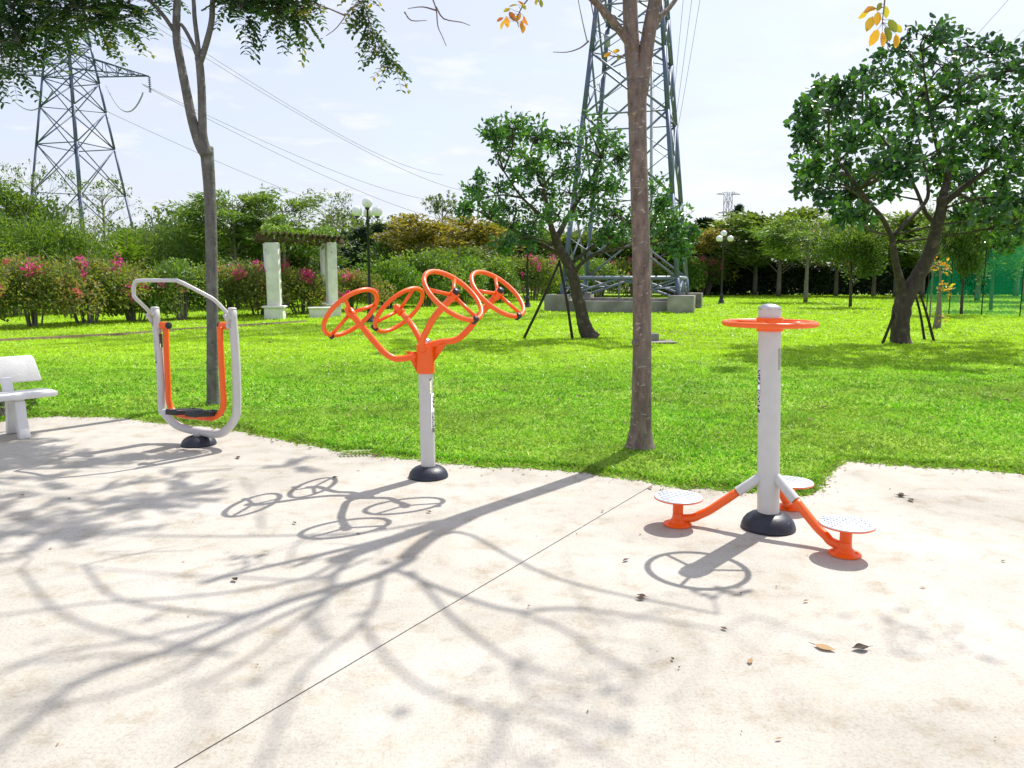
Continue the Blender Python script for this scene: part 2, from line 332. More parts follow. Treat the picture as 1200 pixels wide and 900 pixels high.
def tube(mb, pts, rad, seg=8, k=4, cap=True, closed=False, wob=0.0):
    if np.isscalar(rad): rad = [rad, rad]
    if closed:
        pts = np.asarray(pts, float); rad = np.full(len(pts), rad[0])
    else:
        pts, rad = resample(pts, rad, k)
    n = len(pts)
    if closed: T = np.roll(pts, -1, 0) - np.roll(pts, 1, 0)
    else: T = np.gradient(pts, axis=0)
    T /= (np.linalg.norm(T, axis=1)[:, None] + 1e-9)
    ref = np.array([0, 0, 1.]) if abs(T[0][2]) < 0.9 else np.array([1., 0, 0])
    U = np.zeros_like(T); u = np.cross(T[0], ref); u /= np.linalg.norm(u)
    for i in range(n):
        u = u - T[i] * (u @ T[i]); u /= np.linalg.norm(u) + 1e-9; U[i] = u
    W = np.cross(T, U)
    a = np.arange(seg) * 2 * math.pi / seg
    R = rad[:, None] * (1 + (wob * rng.standard_normal((n, seg)) if wob else 0))
    v = pts[:, None, :] + R[..., None] * (np.cos(a)[None, :, None] * U[:, None, :] + np.sin(a)[None, :, None] * W[:, None, :])
    v = v.reshape(-1, 3)
    m = n if closed else n - 1
    i = np.arange(m)[:, None]; j = np.arange(seg)[None, :]; i2 = (i + 1) % n; j2 = (j + 1) % seg
    f = np.stack([i * seg + j, i * seg + j2, i2 * seg + j2, i2 * seg + j], -1).reshape(-1, 4)
    fs = [f]
    if cap and not closed:
        v = np.vstack([v, pts[0], pts[-1]])
        jj = np.arange(seg); c0 = n * seg; c1 = c0 + 1; b = (n - 1) * seg
        fs.append(np.stack([np.full(seg, c0), (jj + 1) % seg, jj], -1))
        fs.append(np.stack([np.full(seg, c1), b + jj, b + (jj + 1) % seg], -1))
    mb.add(v, fs, np.full(len(v), 0.0))


def lathe(mb, c, prof, seg=32, axis=(0, 0, 1)):
    """prof: list of (radius, height) along axis from c"""
    ax = np.array(axis, float); ax /= np.linalg.norm(ax)
    ref = np.array([1., 0, 0]) if abs(ax[0]) < 0.9 else np.array([0, 1., 0])
    u = np.cross(ax, ref); u /= np.linalg.norm(u); w = np.cross(ax, u)
    a = np.arange(seg) * 2 * math.pi / seg
    v = np.concatenate([np.array(c) + ax * h + r * (np.outer(np.cos(a), u) + np.outer(np.sin(a), w)) for r, h in prof])
    n = len(prof); i = np.arange(n - 1)[:, None]; j = np.arange(seg)[None, :]; j2 = (j + 1) % seg
    f = np.stack([i * seg + j, i * seg + j2, (i + 1) * seg + j2, (i + 1) * seg + j], -1).reshape(-1, 4)
    fs = [f, np.arange(seg)[::-1][None, :], (np.arange(seg) + (n - 1) * seg)[None, :]]
    mb.add(v, fs)


def box(mb, c, size, rot=0.0, X=None):
    """box centred at c; X: optional 3x3 axes rows"""
    s = np.array(size) / 2
    v = np.array([[x, y, z] for x in (-1, 1) for y in (-1, 1) for z in (-1, 1)], float) * s
    if X is not None: v = v @ np.array(X)
    elif rot:
        cr, sr = math.cos(rot), math.sin(rot); v = v @ np.array([[cr, sr, 0], [-sr, cr, 0], [0, 0, 1]])
    f = np.array([[0, 1, 3, 2], [4, 6, 7, 5], [0, 4, 5, 1], [2, 3, 7, 6], [0, 2, 6, 4], [1, 5, 7, 3]])
    mb.add(v + np.array(c), f)


def bar(mb, a, b, w, w2=None):
    tube(mb, [a, b], [w / 2, (w2 or w) / 2], seg=4, k=1)


def unit(v):
    v = np.asarray(v, float); return v / (np.linalg.norm(v, axis=-1, keepdims=True) + 1e-9)


# ---- leaves
T_DIAMOND = (np.array([[0, 0, 0], [-.5, .45, .10], [.5, .45, .10], [0, 1, 0]], float), np.array([[0, 3, 1], [0, 2, 3]]))
T_OVAL = (np.array([[0, 0, 0], [-.36, .22, .06], [-.5, .55, .10], [-.30, .85, .05], [0, 1, -.05], [.30, .85, .05], [.5, .55, .10], [.36, .22, .06], [0, .5, 0]], float),
          np.array([[8, 1, 0], [8, 2, 1], [8, 3, 2], [8, 4, 3], [8, 5, 4], [8, 6, 5], [8, 7, 6], [8, 0, 7]]))
T_BLADE = (np.array([[-.5, 0, 0], [.5, 0, 0], [0.1, 1, 0]], float), np.array([[0, 1, 2]]))


def leaves(mb, pos, direc, size, aspect=0.5, tmpl=T_DIAMOND, up=None, rnd=None, flat=0.6):
    n = len(pos)
    if n == 0: return
    pos = np.asarray(pos); d = unit(direc)
    nr = rng.standard_normal((n, 3)) * (1 - flat) + np.array([0, 0, 1.]) * flat * 2
    if up is not None: nr = nr + up
    x = unit(np.cross(d, nr)); z = np.cross(x, d)
    size = np.broadcast_to(size, (n,))
    tv, tf = tmpl; k = len(tv)
    v = pos[:, None, :] + size[:, None, None] * (tv[None, :, 0, None] * aspect * x[:, None, :] + tv[None, :, 1, None] * d[:, None, :] + tv[None, :, 2, None] * z[:, None, :])
    f = (tf[None] + (np.arange(n) * k)[:, None, None]).reshape(-1, tf.shape[1])
    r = rng.random(n) if rnd is None else np.broadcast_to(rnd, (n,))
    mb.add(v.reshape(-1, 3), f, np.repeat(r, k))


def rvec(n):
    return unit(rng.standard_normal((n, 3)))


def in_ball(n, bias=0.5):
    return rvec(n) * (rng.random((n, 1)) ** bias)


def grow_crown(wood, foliage, clumps, nodes, leaf, per_twig, twigs, aspect=0.55, tmpl=T_DIAMOND, br=0.03, droop=0.0, flat=0.5, twr=0.006, clump_tone=0.35, thin_above=None):
    """clumps: (centre, (rx,ry,rz)); nodes: list of points of the limbs from which the branches start"""
    nodes = np.array(nodes)
    for c, r in clumps:
        c = np.array(c, float); r = np.array(r, float)
        dd = np.linalg.norm(nodes - c, axis=1) + np.maximum(0, nodes[:, 2] - c[2] + 0.1) * 2
        a = nodes[dd.argmin()]
        mid = (a + c) / 2 + rng.standard_normal(3) * 0.06 * np.linalg.norm(c - a) + np.array([0, 0, 0.05])
        tube(wood, [a, mid, c], [br, br * 0.7, br * 0.4], seg=6, k=3)
        tone = rng.random()
        for t in range(int(twigs * rng.uniform(.35, 1.15) * (.55 if thin_above and c[2] > thin_above else 1))):
            e = c + in_ball(1, 0.35)[0] * r
            m2 = (c + e) / 2 + rng.standard_normal(3) * 0.08 * r
            s0 = c + (a - c) * rng.random() * 0.35
            tube(wood, [s0, m2, e], [twr * 1.6, twr, twr * 0.6], seg=4, k=2, cap=False)
            tt = 0.3 + 0.7 * rng.random(per_twig)
            base = np.where(tt[:, None] < 0.5, s0 + (m2 - s0) * tt[:, None] * 2, m2 + (e - m2) * (tt[:, None] * 2 - 1))
            dr = unit(e - c) * 0.6 + rvec(per_twig) * 0.9 + np.array([0, 0, -droop])
            rn = np.clip(clump_tone * tone + (1 - clump_tone) * rng.random(per_twig), 0, 1)
            leaves(foliage, base + rvec(per_twig) * leaf * 0.9, dr, leaf * (0.65 + 0.6 * rng.random(per_twig)), aspect, tmpl, rnd=rn, flat=flat)


def copy_tree(o, parent=None):
    c = o.copy(); COL.objects.link(c); c.parent = parent
    for ch in list(o.children): copy_tree(ch, c)
    return c

# ================================================================== SETTING
EX = np.array([-40, -14, -8, -6.2, -5.52, -5.41, -5.12, -4.24, -2.74, -2.05, -.87, 0, .68, .97, 1.25, 1.67, 2.12, 2.30, 2.55, 2.88, 3.51, 4.06, 6, 10, 40])
EY = np.array([6.5, 7.2, 7.6, 7.9, 8.15, 8.4, 8.56, 8.35, 7.68, 7.08, 6.40, 6.16, 5.94, 5.78, 5.52, 5.42, 5.40, 5.55, 5.98, 6.36, 6.16, 5.94, 5.7, 5.3, 4.5])


def edge(x):
    x = np.asarray(x, float)
    return np.interp(x, EX, EY) + 0.035 * np.sin(x * 5.3) + 0.014 * np.sin(x * 13.7 + 1) + 0.007 * np.sin(x * 31 + 2)


TREE = P(750, 522, 6.6)[:2]


def lawn_z(x, y):
    d = np.clip((y - edge(x)) / 0.16, 0, 1); s = d * d * (3 - 2 * d)
    r2 = (x - TREE[0]) ** 2 + (y - TREE[1]) ** 2
    z = -0.06 + 0.085 * s + 0.055 * np.exp(-r2 / 0.25)
    k = np.clip((y - edge(x)) / 2, 0, 1)
    return z + k * (0.02 * np.sin(x * 0.9 + 1) * np.sin(y * 0.8) + 0.008 * np.sin(x * 3.1) * np.sin(y * 2.7 + x))


# distant terrain under everything
mb = MB()
mb.add([[-900, -300, -.14], [900, -300, -.14], [900, 1500, -.14], [-900, 1500, -.14]], np.array([[0, 1, 2, 3]]))
tag(mb.build('ground', M['soil']), kind='structure')

xs = np.concatenate([np.arange(-70, -12, 2.), np.arange(-12, -8, .4), np.arange(-8, 8, .09), np.arange(8, 14, .4), np.arange(14, 92, 2.)])
ys = np.concatenate([np.arange(3, 9.5, .07), np.arange(9.5, 20, .3), np.arange(20, 92, 2.)])
X, Y = np.meshgrid(xs, ys); Z = lawn_z(X, Y)
v = np.stack([X, Y, Z], -1).reshape(-1, 3); nx = len(xs)
i = np.arange(len(ys) - 1)[:, None]; j = np.arange(nx - 1)[None, :]
f = np.stack([i * nx + j, i * nx + j + 1, (i + 1) * nx + j + 1, (i + 1) * nx + j], -1).reshape(-1, 4)
mb = MB(); mb.add(v, f); tag(mb.build('lawn', M['lawn'], smooth=True), kind='structure')

# pavement: two cast slabs with an open joint between them
ja, jb = G(208, 898)[:2], G(769, 566)[:2]
jd = (jb - ja) / np.linalg.norm(jb - ja)
jn = np.array([jd[1], -jd[0]])
far = np.array([(x, y) for x, y in zip(np.arange(-30, 30, .1), edge(np.arange(-30, 30, .1)) + 0.10)])


def joint_x(y): return ja[0] + (y - ja[1]) * jd[0] / jd[1]


def slab(side):
    top = [p for p in far if (p[0] - joint_x(p[1])) * side > 0.006]
    je = far[np.argmin(np.abs(far[:, 0] - joint_x(far[:, 1])))]
    yj = je[1]
    o = 0.0045 * side
    a = (joint_x(yj) + o, yj); b = (joint_x(-12) + o, -12)
    if side < 0: poly = top + [a] + [b] + [(-30, -12)]
    else: poly = [a] + top + [(30, -12), b]
    bm = bmesh.new(); vs = [bm.verts.new((p[0], p[1], 0)) for p in poly]
    fc = bm.faces.new(vs)
    if fc.normal.z < 0: fc.normal_flip()
    ex = bmesh.ops.extrude_face_region(bm, geom=[fc])
    for e in ex['geom']:
        if isinstance(e, bmesh.types.BMVert): e.co.z = -0.13
    bmesh.ops.recalc_face_normals(bm, faces=bm.faces); bmesh.ops.triangulate(bm, faces=bm.faces)
    me = bpy.data.meshes.new('pavement'); bm.to_mesh(me); bm.free(); me.materials.append(M['concrete'])
    o = bpy.data.objects.new('pavement', me); COL.objects.link(o); tag(o, kind='structure')


slab(-1); slab(1)

# worn earth line crossing the back of the lawn, a low turf ledge behind it
pts = [G(u, v_, 0.02) for u, v_ in [(-60, 406), (0, 401), (75, 397), (150, 393), (225, 387), (300, 382), (360, 378)]]
mb = MB(); P2, _ = resample(pts, [1], 6)
w = 0.06 + 0.05 * rng.random(len(P2))
tn = unit(np.gradient(P2, axis=0)); nn_ = np.stack([-tn[:, 1], tn[:, 0], 0 * tn[:, 0]], -1)
hh = np.array([0, 0, .06])
v = np.concatenate([P2 - nn_ * w[:, None], P2 - nn_ * .02 + hh, P2 + nn_ * .12 + hh * 1.2, P2 + nn_ * .3 - hh * .8]); n = len(P2); i = np.arange(n - 1)
f = np.concatenate([np.stack([k * n + i, k * n + i + 1, (k + 1) * n + i + 1, (k + 1) * n + i], -1) for k in range(3)])
mb.add(v, f); tag(mb.build('earth_path', M['soil']), kind='structure')

# ------------------------------------------------------------------ grass blades
def make_grass():
    mb = MB()
    bands = [(5.2, 9, 3600, .036, .0115), (9, 13, 1700, .044, .016), (13, 20, 560, .055, .026), (20, 32, 180, .07, .045), (32, 66, 42, .09, .09)]
    for y0, y1, dens, ln, wd in bands:
        xw = 0.70 * y1 + 1.2
        n = int(dens * 2 * xw * (y1 - y0))
        x = rng.uniform(-xw, xw, n); y = rng.uniform(y0, y1, n)
        if y0 < 6:            # thicker runners where the turf meets the slab
            xe = rng.uniform(-7, 7, 22000); x = np.append(x, xe); y = np.append(y, edge(xe) + rng.uniform(-.01, .17, 22000)); n = len(x)
        off = (y - edge(x))
        keep = (np.abs(x) < 0.70 * y + 1.2) & (off > -0.01 + 0.045 * np.sin(x * 17 + y * 9) * np.sin(x * 41 + 2) + 0.03 * rng.standard_normal(n))
        keep &= (y > edge(x) - 0.09)
        x, y, off = x[keep], y[keep], off[keep]; n = len(x)
        z = np.maximum(lawn_z(x, y), np.where(off < 0.13, 0.002, -1)) - 0.002
        a = rng.uniform(0, 2 * math.pi, n)
        lean = 0.5 + 1.7 * rng.random(n)
        lean = np.where(off < .06, lean + 1.2, lean)
        d = np.stack([np.cos(a) * lean, np.sin(a) * lean, np.ones(n)], -1)
        d[:, 1] = np.where(off < .05, d[:, 1] - 1.0, d[:, 1])
        cl = 0.55 + 0.45 * np.clip(np.sin(x * 2.3 + np.sin(y * 1.7) * 2) * np.sin(y * 2.9 + x) + .5, 0, 1)
        s = ln * (0.55 + 0.75 * rng.random(n)) * (0.7 + 0.4 * cl)
        pr = np.clip(rng.random(n) * 0.93 + np.where(off < 0.10, 0.45 * rng.random(n), 0), 0, 1)
        leaves(mb, np.stack([x, y, z], -1), d, s, wd / ln, T_BLADE, rnd=pr, flat=0.1)
    return mb


tag(make_grass().build('grass', M['grass']), 'short vivid green turf blades covering the lawn', 'grass', kind='stuff')


# ================================================================== EXERCISE EQUIPMENT
def curved_text(txt, c, r, ang, z0, size, mat, name, parent, shift=0.0, sx=1.0):
    """lettering wrapped on a vertical post, running downwards; ang = direction the label faces"""
    cu = bpy.data.curves.new('t', 'FONT'); cu.body = txt; cu.size = size; cu.align_y = 'CENTER'; cu.extrude = 0.0004; cu.offset = size * 0.018
    o = bpy.data.objects.new('t', cu); COL.objects.link(o)
    bpy.context.view_layer.update()
    me = bpy.data.meshes.new_from_object(o.evaluated_get(bpy.context.evaluated_depsgraph_get()))
    bpy.data.objects.remove(o)
    bm = bmesh.new(); bm.from_mesh(me); bmesh.ops.triangulate(bm, faces=bm.faces)
    long_e = [e for e in bm.edges if e.calc_length() > size * 0.2]
    bmesh.ops.subdivide_edges(bm, edges=long_e, cuts=2)
    xmax = max(v.co.x for v in bm.verts)
    for v in bm.verts:
        s, t, e = v.co.x * sx, v.co.y + shift, v.co.z
        a = ang + t / r
        rr = r + 0.0022 + e
        v.co = Vector((c[0] + rr * math.cos(a), c[1] + rr * math.sin(a), z0 - s))
    bm.to_mesh(me); bm.free(); me.name = name; me.materials.clear(); me.materials.append(mat)
    me.transform(Matrix.Translation(-Vector(parent.location)))
    ob = bpy.data.objects.new(name, me); COL.objects.link(ob); ob.parent = parent
    return xmax * sx


def curved_patch(c, r, ang, half, z0, z1, mat, name, parent, off=0.001):
    mb = MB(); n = 9
    a = ang + np.linspace(-half, half, n)
    v = np.concatenate([np.stack([c[0] + (r + o) * np.cos(a), c[1] + (r + o) * np.sin(a), np.full(n, z)], -1) for o, z in ((off, z0), (off, z1), (-.002, z0), (-.002, z1))])
    i = np.arange(n - 1)
    f = np.concatenate([np.stack([i, i + 1, n + i + 1, n + i], -1), np.stack([i, i + 1, 2 * n + i + 1, 2 * n + i], -1), np.stack([n + i, n + i + 1, 3 * n + i + 1, 3 * n + i], -1)])
    mb.add(v, f); o = mb.build(name, mat, parent, smooth=False)
    return o


def sticker(c, r, ang, ztop, h, parent, wid=0.045, label='narrow vertical sticker reading VIFA SPORT in black and white'):
    hw = wid / 2 / r
    s = curved_patch(c, r, ang, hw + .05, ztop - h - .004, ztop + .004, M['white_label'], 'sticker', parent, 0.0008)
    s['label'] = label
    p0 = curved_patch(c, r, ang, hw, ztop - h, ztop - h * .47, M['black_label'], 'sticker_panel', parent, 0.0016)
    hh = h * 0.44
    for txt, zt, mt in (('VIFA', ztop - h * .02, M['black_label']), ('SPORT', ztop - h * .485, M['white_label'])):
        sz = wid * 1.15
        # measure natural width: the built-in font's capitals run about 0.72 of the size each
        nat = sz * (0.60 * len(txt))
        curved_text(txt, c, r, ang, zt, sz, mt, 'sticker_lettering', parent, sx=hh / nat)
    for ch in list(parent.children):
        if ch.name.startswith(('sticker_panel', 'sticker_lettering')) and ch.parent == parent:
            ch.parent = s; ch.matrix_parent_inverse = Matrix.Identity(4)
            # s sits at the parent's origin, so the offsets carry over
    return s


def dome(c, R, h, rtop, parent, slots=True, ang=0.4):
    mb = MB()
    prof = [(R, 0.001), (R, .012), (R * .985, h * .22), (R * .93, h * .45), (R * .83, h * .66), (R * .68, h * .84), (R * .52, h * .95), (rtop + .004, h), (rtop + .001, h - .004)]
    lathe(mb, (c[0], c[1], 0.0), prof, 40)
    o = mb.build('base_cover', M['navy_rubber'], parent, smooth=True)
    if slots:
        for a in (-1.15, 2.0):
            m2 = MB(); ca, sa = math.cos(a + ang), math.sin(a + ang)
            nrm = unit(np.array([ca * .80, sa * .80, .6])); tg = np.array([-sa, ca, 0]); up = np.cross(tg, nrm) * -1
            cc = np.array([c[0] + ca * R * .90, c[1] + sa * R * .90, h * .50])
            lathe(m2, cc - nrm * .004, [(.017, 0), (.019, .004), (.015, .006), (.010, .003)], 16, nrm)
            s = m2.build('bolt_cap', M['black_plastic'], parent, smooth=True)
            s.parent = o
    return o


# ---------------------------------------------------------------- standing twister with three plates
C = np.array([1.60, 4.63, 0.0])
tw = thing('waist_twister', 'grey post with flat orange ring wheel and three swivel foot plates around its base', 'twister', C)
top = P(901, 356, C[1])[2]; rp = 0.066
mb = MB(); lathe(mb, C, [(rp, .05), (rp, top - .035), (rp - .001, top - .034)], 40)
post = mb.build('post', M['grey_paint'], tw, smooth=True)
md = post.modifiers.new('e', 'EDGE_SPLIT')
mb = MB(); lathe(mb, C + [0, 0, top - .034], [(rp + .001, 0), (rp + .001, .010), (rp * .9, .020), (rp * .6, .029), (rp * .25, .034), (.001, .035)], 40)
mb.build('post_cap', M['chrome'], tw, smooth=True)
dome(C, .165, .105, rp, tw, ang=.3)
zr = P(903, 379, C[1])[2]; RW = 0.262
th = np.linspace(0, 2 * math.pi, 72, endpoint=False)
mb = MB(); tube(mb, np.stack([C[0] + RW * np.cos(th), C[1] + RW * np.sin(th), np.full(72, zr)], -1), .0165, seg=14, closed=True)
wh = mb.build('ring_wheel', M['orange'], tw, smooth=True)
for a in (118, -3, 238):
    a = math.radians(a); d = np.array([math.cos(a), math.sin(a), 0])
    m2 = MB(); tube(m2, [C + [0, 0, zr] + d * (rp + .006), C + [0, 0, zr] + d * (RW - .008)], .011, seg=10, k=1)
    s = m2.build('spoke', M['orange'], tw, smooth=True); s.parent = wh
mb = MB()
lathe(mb, C + [0, 0, zr - .045], [(rp + .001, 0), (rp + .011, 0), (rp + .011, .022), (rp + .0112, .0221), (rp + .0112, .080), (rp + .011, .0801), (rp + .001, .0801)], 40)
hb = mb.build('hub_collar', M['orange'], tw, smooth=True); hb.modifiers.new('e', 'EDGE_SPLIT')

for k, (fu, fv, an) in enumerate([(794, 615, 176), (990, 650, -60), (938, 600, 56)]):
    b = G(fu, fv, 0.0); b[2] = 0.0
    a = math.radians(an)
    b = C + np.array([math.cos(a), math.sin(a), 0]) * (0.575 if k == 0 else .54) if k == 2 else b
    dd = unit((b - C) * [1, 1, 0])
    if k == 2: b = C + dd * 0.5
    L = np.linalg.norm((b - C)[:2])
    m2 = MB(); s0 = C + dd * (rp - .02) + [0, 0, .335]; s1 = C + dd * (rp + .13) + [0, 0, .225]
    lathe(m2, s0, [(.031, 0), (.031, np.linalg.norm(s1 - s0))], 20, s1 - s0)
    m2.build('leg_socket', M['grey_paint'], tw, smooth=True).modifiers.new('e', 'EDGE_SPLIT')
    m2 = MB()
    e = s1 + unit(s1 - s0) * 0.001
    pth = [e, C + dd * (rp + .235) + [0, 0, .145], C + dd * (rp + .30) + [0, 0, .098], C + dd * (rp + .35) + [0, 0, .072], C + dd * (L - .09) + [0, 0, .048], C + dd * L + [0, 0, .042]]
    tube(m2, pth, .0265, seg=16, k=5)
    leg = m2.build('leg', M['orange'], tw, smooth=True)
    m2 = MB()
    lathe(m2, b, [(.088, .002), (.088, .010), (.084, .013), (.055, .022), (.036, .045), (.032, .075), (.033, .076)], 32)
    fl = m2.build('foot_flange', M['orange'], tw, smooth=True); fl.modifiers.new('e', 'EDGE_SPLIT')
    for q in range(3):
        aa = a + 2.1 * q + .5; m3 = MB(); lathe(m3, b + [.062 * math.cos(aa), .062 * math.sin(aa), .014], [(.009, 0), (.009, .010), (.004, .013)], 6)
        m3.build('bolt', M['orange'], tw).parent = fl
    m2 = MB(); lathe(m2, b + [0, 0, .082], [(.031, -.006), (.033, 0), (.033, .086), (.055, .094)], 28)
    m2.build('swivel_stem', M['orange'], tw, smooth=True).modifiers.new('e', 'EDGE_SPLIT')
    m2 = MB(); lathe(m2, b + [0, 0, .176], [(.146, 0), (.149, .002), (.149, .008), (.146, .011)], 48)
    pl = m2.build('foot_plate', M['alu'], tw)
    m2 = MB(); lathe(m2, b + [0, 0, .176], [(.146, -.0045), (.1505, -.002), (.1505, .004), (.1495, .0042)], 48)
    m2.build('plate_rim', M['orange'], tw).parent = pl
    m2 = MB()                              # raised tread bars in a herringbone
    for ix in range(-5, 6):
        for iy in range(-5, 6):
            px_, py_ = ix * .026, iy * .026
            if px_ * px_ + py_ * py_ < .130 ** 2:
                box(m2, b + [px_, py_, .1883], (.030, .0045, .0024), math.radians(45 if (ix + iy) % 2 else -45) + a)
    m2.build('plate_tread', M['tread'], tw).parent = pl
sticker(C, rp, math.radians(181), P(890, 432, 4.63)[2], .27, tw)
curved_patch(C, rp, math.radians(-45), .22, P(0, 433, 4.6)[2], P(0, 408, 4.6)[2], M['olive_label'], 'metal_plate', tw)

for ch in tw.children_recursive:                 # the post stands slightly out of plumb
    if ch.name.split('.')[0] in ('post', 'post_cap', 'ring_wheel', 'spoke', 'hub_collar', 'sticker', 'sticker_panel', 'sticker_lettering', 'metal_plate'):
        ch.data.transform(Matrix(((1, 0, -.038, 0), (0, 1, 0, 0), (0, 0, 1, 0), (0, 0, 0, 1))))

# ---------------------------------------------------------------- four wheel shoulder trainer
C = np.array([-0.655, 5.87, 0.0])
tc_ = thing('shoulder_wheel_trainer', 'grey post carrying four tilted orange hand wheels on bent arms', 'wheel trainer', C)
TLT = np.array([-.012, 0, .08])
rp = .0565
mb = MB(); lathe(mb, C, [(rp, .04), (rp, .86)], 36, unit(np.array([-.012, 0, 1]))); mb.build('post', M['grey_paint'], tc_, smooth=True).modifiers.new('e', 'EDGE_SPLIT')
mb = MB(); lathe(mb, C + [-.010, 0, .86], [(.045, 0), (.045, .20), (.0455, .201), (.0455, .215), (.03, .225), (.001, .229)], 32)
mb.build('post_cap', M['chrome'], tc_, smooth=True)
dome(C, .155, .092, rp, tc_, ang=-.1)
z0h = P(499, 437, 5.87)[2]; z1h = P(499, 404, 5.87)[2]
mb = MB(); lathe(mb, C + [-.009, 0, z0h], [(rp + .001, 0), (rp + .0125, 0), (rp + .0125, z1h - z0h), (rp + .001, z1h - z0h)], 36)
hub = mb.build('hub_sleeve', M['orange'], tc_, smooth=True); hub.modifiers.new('e', 'EDGE_SPLIT')
HC = C + np.array([-.009, 0, 0])
wheels = [((-1.219, 5.825, 1.284), (-0.632, 0.378, 0.677), 'A'), ((-.917, 6.267, 1.285), (-0.648, 0.364, 0.669), 'B'),
          ((-.411, 5.402, 1.425), (0.58, -0.385, 0.717), 'C'), ((-.108, 5.875, 1.425), (0.571, -0.394, 0.721), 'D')]


def sheet(mb, pts, thick, nrm):
    p = np.array(pts); n = len(p); nrm = unit(np.array(nrm)) * thick / 2
    v = np.concatenate([p + nrm, p - nrm]); i = np.arange(n); j = (i + 1) % n
    mb.add(v, [np.arange(n)[None, :], (np.arange(n)[::-1] + n)[None, :], np.stack([i, i + n, j + n, j], -1)])


for side, (a0, az, zt, zb, ext) in {'l': (0, math.radians(180), .055, .16, .085), 'r': (0, math.radians(-15), .0, .13, .10)}.items():
    d = np.array([math.cos(az), math.sin(az), 0]); zz = z1h - zt
    mb = MB(); r0 = rp + .010
    sheet(mb, [HC + d * r0 + [0, 0, zz], HC + d * (r0 + ext) + [0, 0, zz + .005], HC + d * (r0 + ext * .8) + [0, 0, zz - .03], HC + d * r0 + [0, 0, zz - zb]], .008, np.cross(d, [0, 0, 1]))
    mb.build('gusset', M['orange'], tc_).parent = hub
def zpx(u, v_, y): return P(u, v_, y)
arms = {
    'A': [HC + [-rp - .006, -.01, P(0, 417, 5.87)[2]], P(466, 420.5, 5.85), P(452, 414.5, 5.84), P(440, 402, 5.83)],
    'B': [HC + [-.02, rp * .9, P(0, 412, 5.87)[2]], HC + [-.05, .13, P(0, 401, 5.95)[2]], P(484, 383, 6.08)],
    'C': [HC + [-.01, -rp - .004, P(0, 411, 5.85)[2]], HC + [-.012, -.10, P(0, 400, 5.76)[2]], P(501, 386, 5.66), P(510, 370, 5.54)],
    'D': [HC + [.02, -.02, P(0, 405, 5.85)[2]], P(516, 401, 5.86), P(535, 398, 5.87), P(549, 386, 5.88), P(561, 370, 5.88)],
}
for c, nrm, key in wheels:
    c = np.array(c); nrm = unit(np.array(nrm)); RW = .238
    dn = unit(nrm * nrm[2] - np.array([0, 0, 1])); sd = np.cross(nrm, dn)
    m2 = MB(); pth = arms[key] + [c - nrm * .05, c - nrm * .008]
    tube(m2, pth, .0245, seg=16, k=5); m2.build('arm', M['orange'], tc_, smooth=True)
    m2 = MB(); tube(m2, c + RW * (np.outer(np.cos(th), dn) + np.outer(np.sin(th), sd)), .0180, seg=14, closed=True)
    wh = m2.build('wheel', M['orange'], tc_, smooth=True)
    ph0 = {'A': 12, 'B': 58, 'C': 14, 'D': 20}[key]
    for q in range(3):
        a = math.radians(ph0 + 120 * q); d = math.cos(a) * dn + math.sin(a) * sd
        m2 = MB(); tube(m2, [c + d * .025, c + d * (RW - .006)], .0138, seg=10, k=1)
        m2.build('spoke', M['orange'], tc_, smooth=True).parent = wh
    m2 = MB(); lathe(m2, c - nrm * .035, [(.032, 0), (.034, .004), (.034, .058), (.032, .062)], 24, nrm)
    m2.build('wheel_hub', M['orange'], tc_, smooth=True).parent = wh
    m2 = MB(); lathe(m2, c + nrm * .027, [(.025, 0), (.026, .004), (.026, .022), (.021, .028)], 20, nrm)
    m2.build('hub_cap', M['black_plastic' if key in 'CD' else 'orange'], tc_, smooth=True).parent = wh
    ka = math.radians({'A': 12, 'B': 40, 'C': 2, 'D': 2}[key]); kd = math.cos(ka) * dn + math.sin(ka) * sd
    m2 = MB(); kc = c + kd * (RW + .004)
    lathe(m2, kc - nrm * .024, [(.014, 0), (.020, .004), (.022, .02), (.0225, .05), (.018, .056)], 10, nrm + kd * .1)
    m2.build('grip_knob', M['black_plastic'], tc_, smooth=True).parent = wh
sticker(C + [-.006, 0, 0], rp, math.radians(-20), P(0, 462, 5.83)[2], .30, tc_)
curved_patch(C + [-.008, 0, 0], rp, math.radians(-28), .45, P(0, 461, 5.83)[2], P(0, 444, 5.83)[2], M['olive_label'], 'metal_plate', tc_)

# ---------------------------------------------------------------- air walker
C = np.array([-2.93, 7.04, 0.0])
aw = thing('air_walker', 'grey U shaped air walker frame with two orange swing arms and black pedals', 'air walker', C)
YL, YR = 7.22, 6.86
TL, TR = P(181.5, 361, YL), P(272, 362, YR)
BL, BR = P(190, 478, YL), P(277.5, 478, YR)
cl, crr = P(201.5, 494, 7.17), P(267, 502, 6.90)
mc1, mc2 = P(213, 501, 7.13), P(256, 508.5, 6.94)
BL2 = P(193.0, 484, 7.20); BR2 = P(275.5, 490, 6.87)
mb = MB(); path = [TL, P(185, 400, YL), P(188.5, 440, YL), BL, BL2, cl, mc1, P(232, 505.3, 7.05), mc2, crr, BR2, BR, P(277.3, 440, YR), P(275, 400, YR), TR]
tube(mb, path, .038, seg=18, k=4)
fr = mb.build('frame', M['grey_paint'], aw, smooth=True)
for t_, y_ in ((TL, YL), (TR, YR)):
    m2 = MB(); lathe(m2, t_, [(.0385, -.01), (.0385, .004), (.028, .012), (.001, .015)], 24); m2.build('tube_cap', M['grey_paint'], aw, smooth=True).parent = fr
m2 = MB(); lathe(m2, C + [0, 0, .05], [(.048, 0), (.046, .05), (.062, P(232, 505, 7.05)[2] - .05)], 24); m2.build('neck', M['grey_paint'], aw, smooth=True)
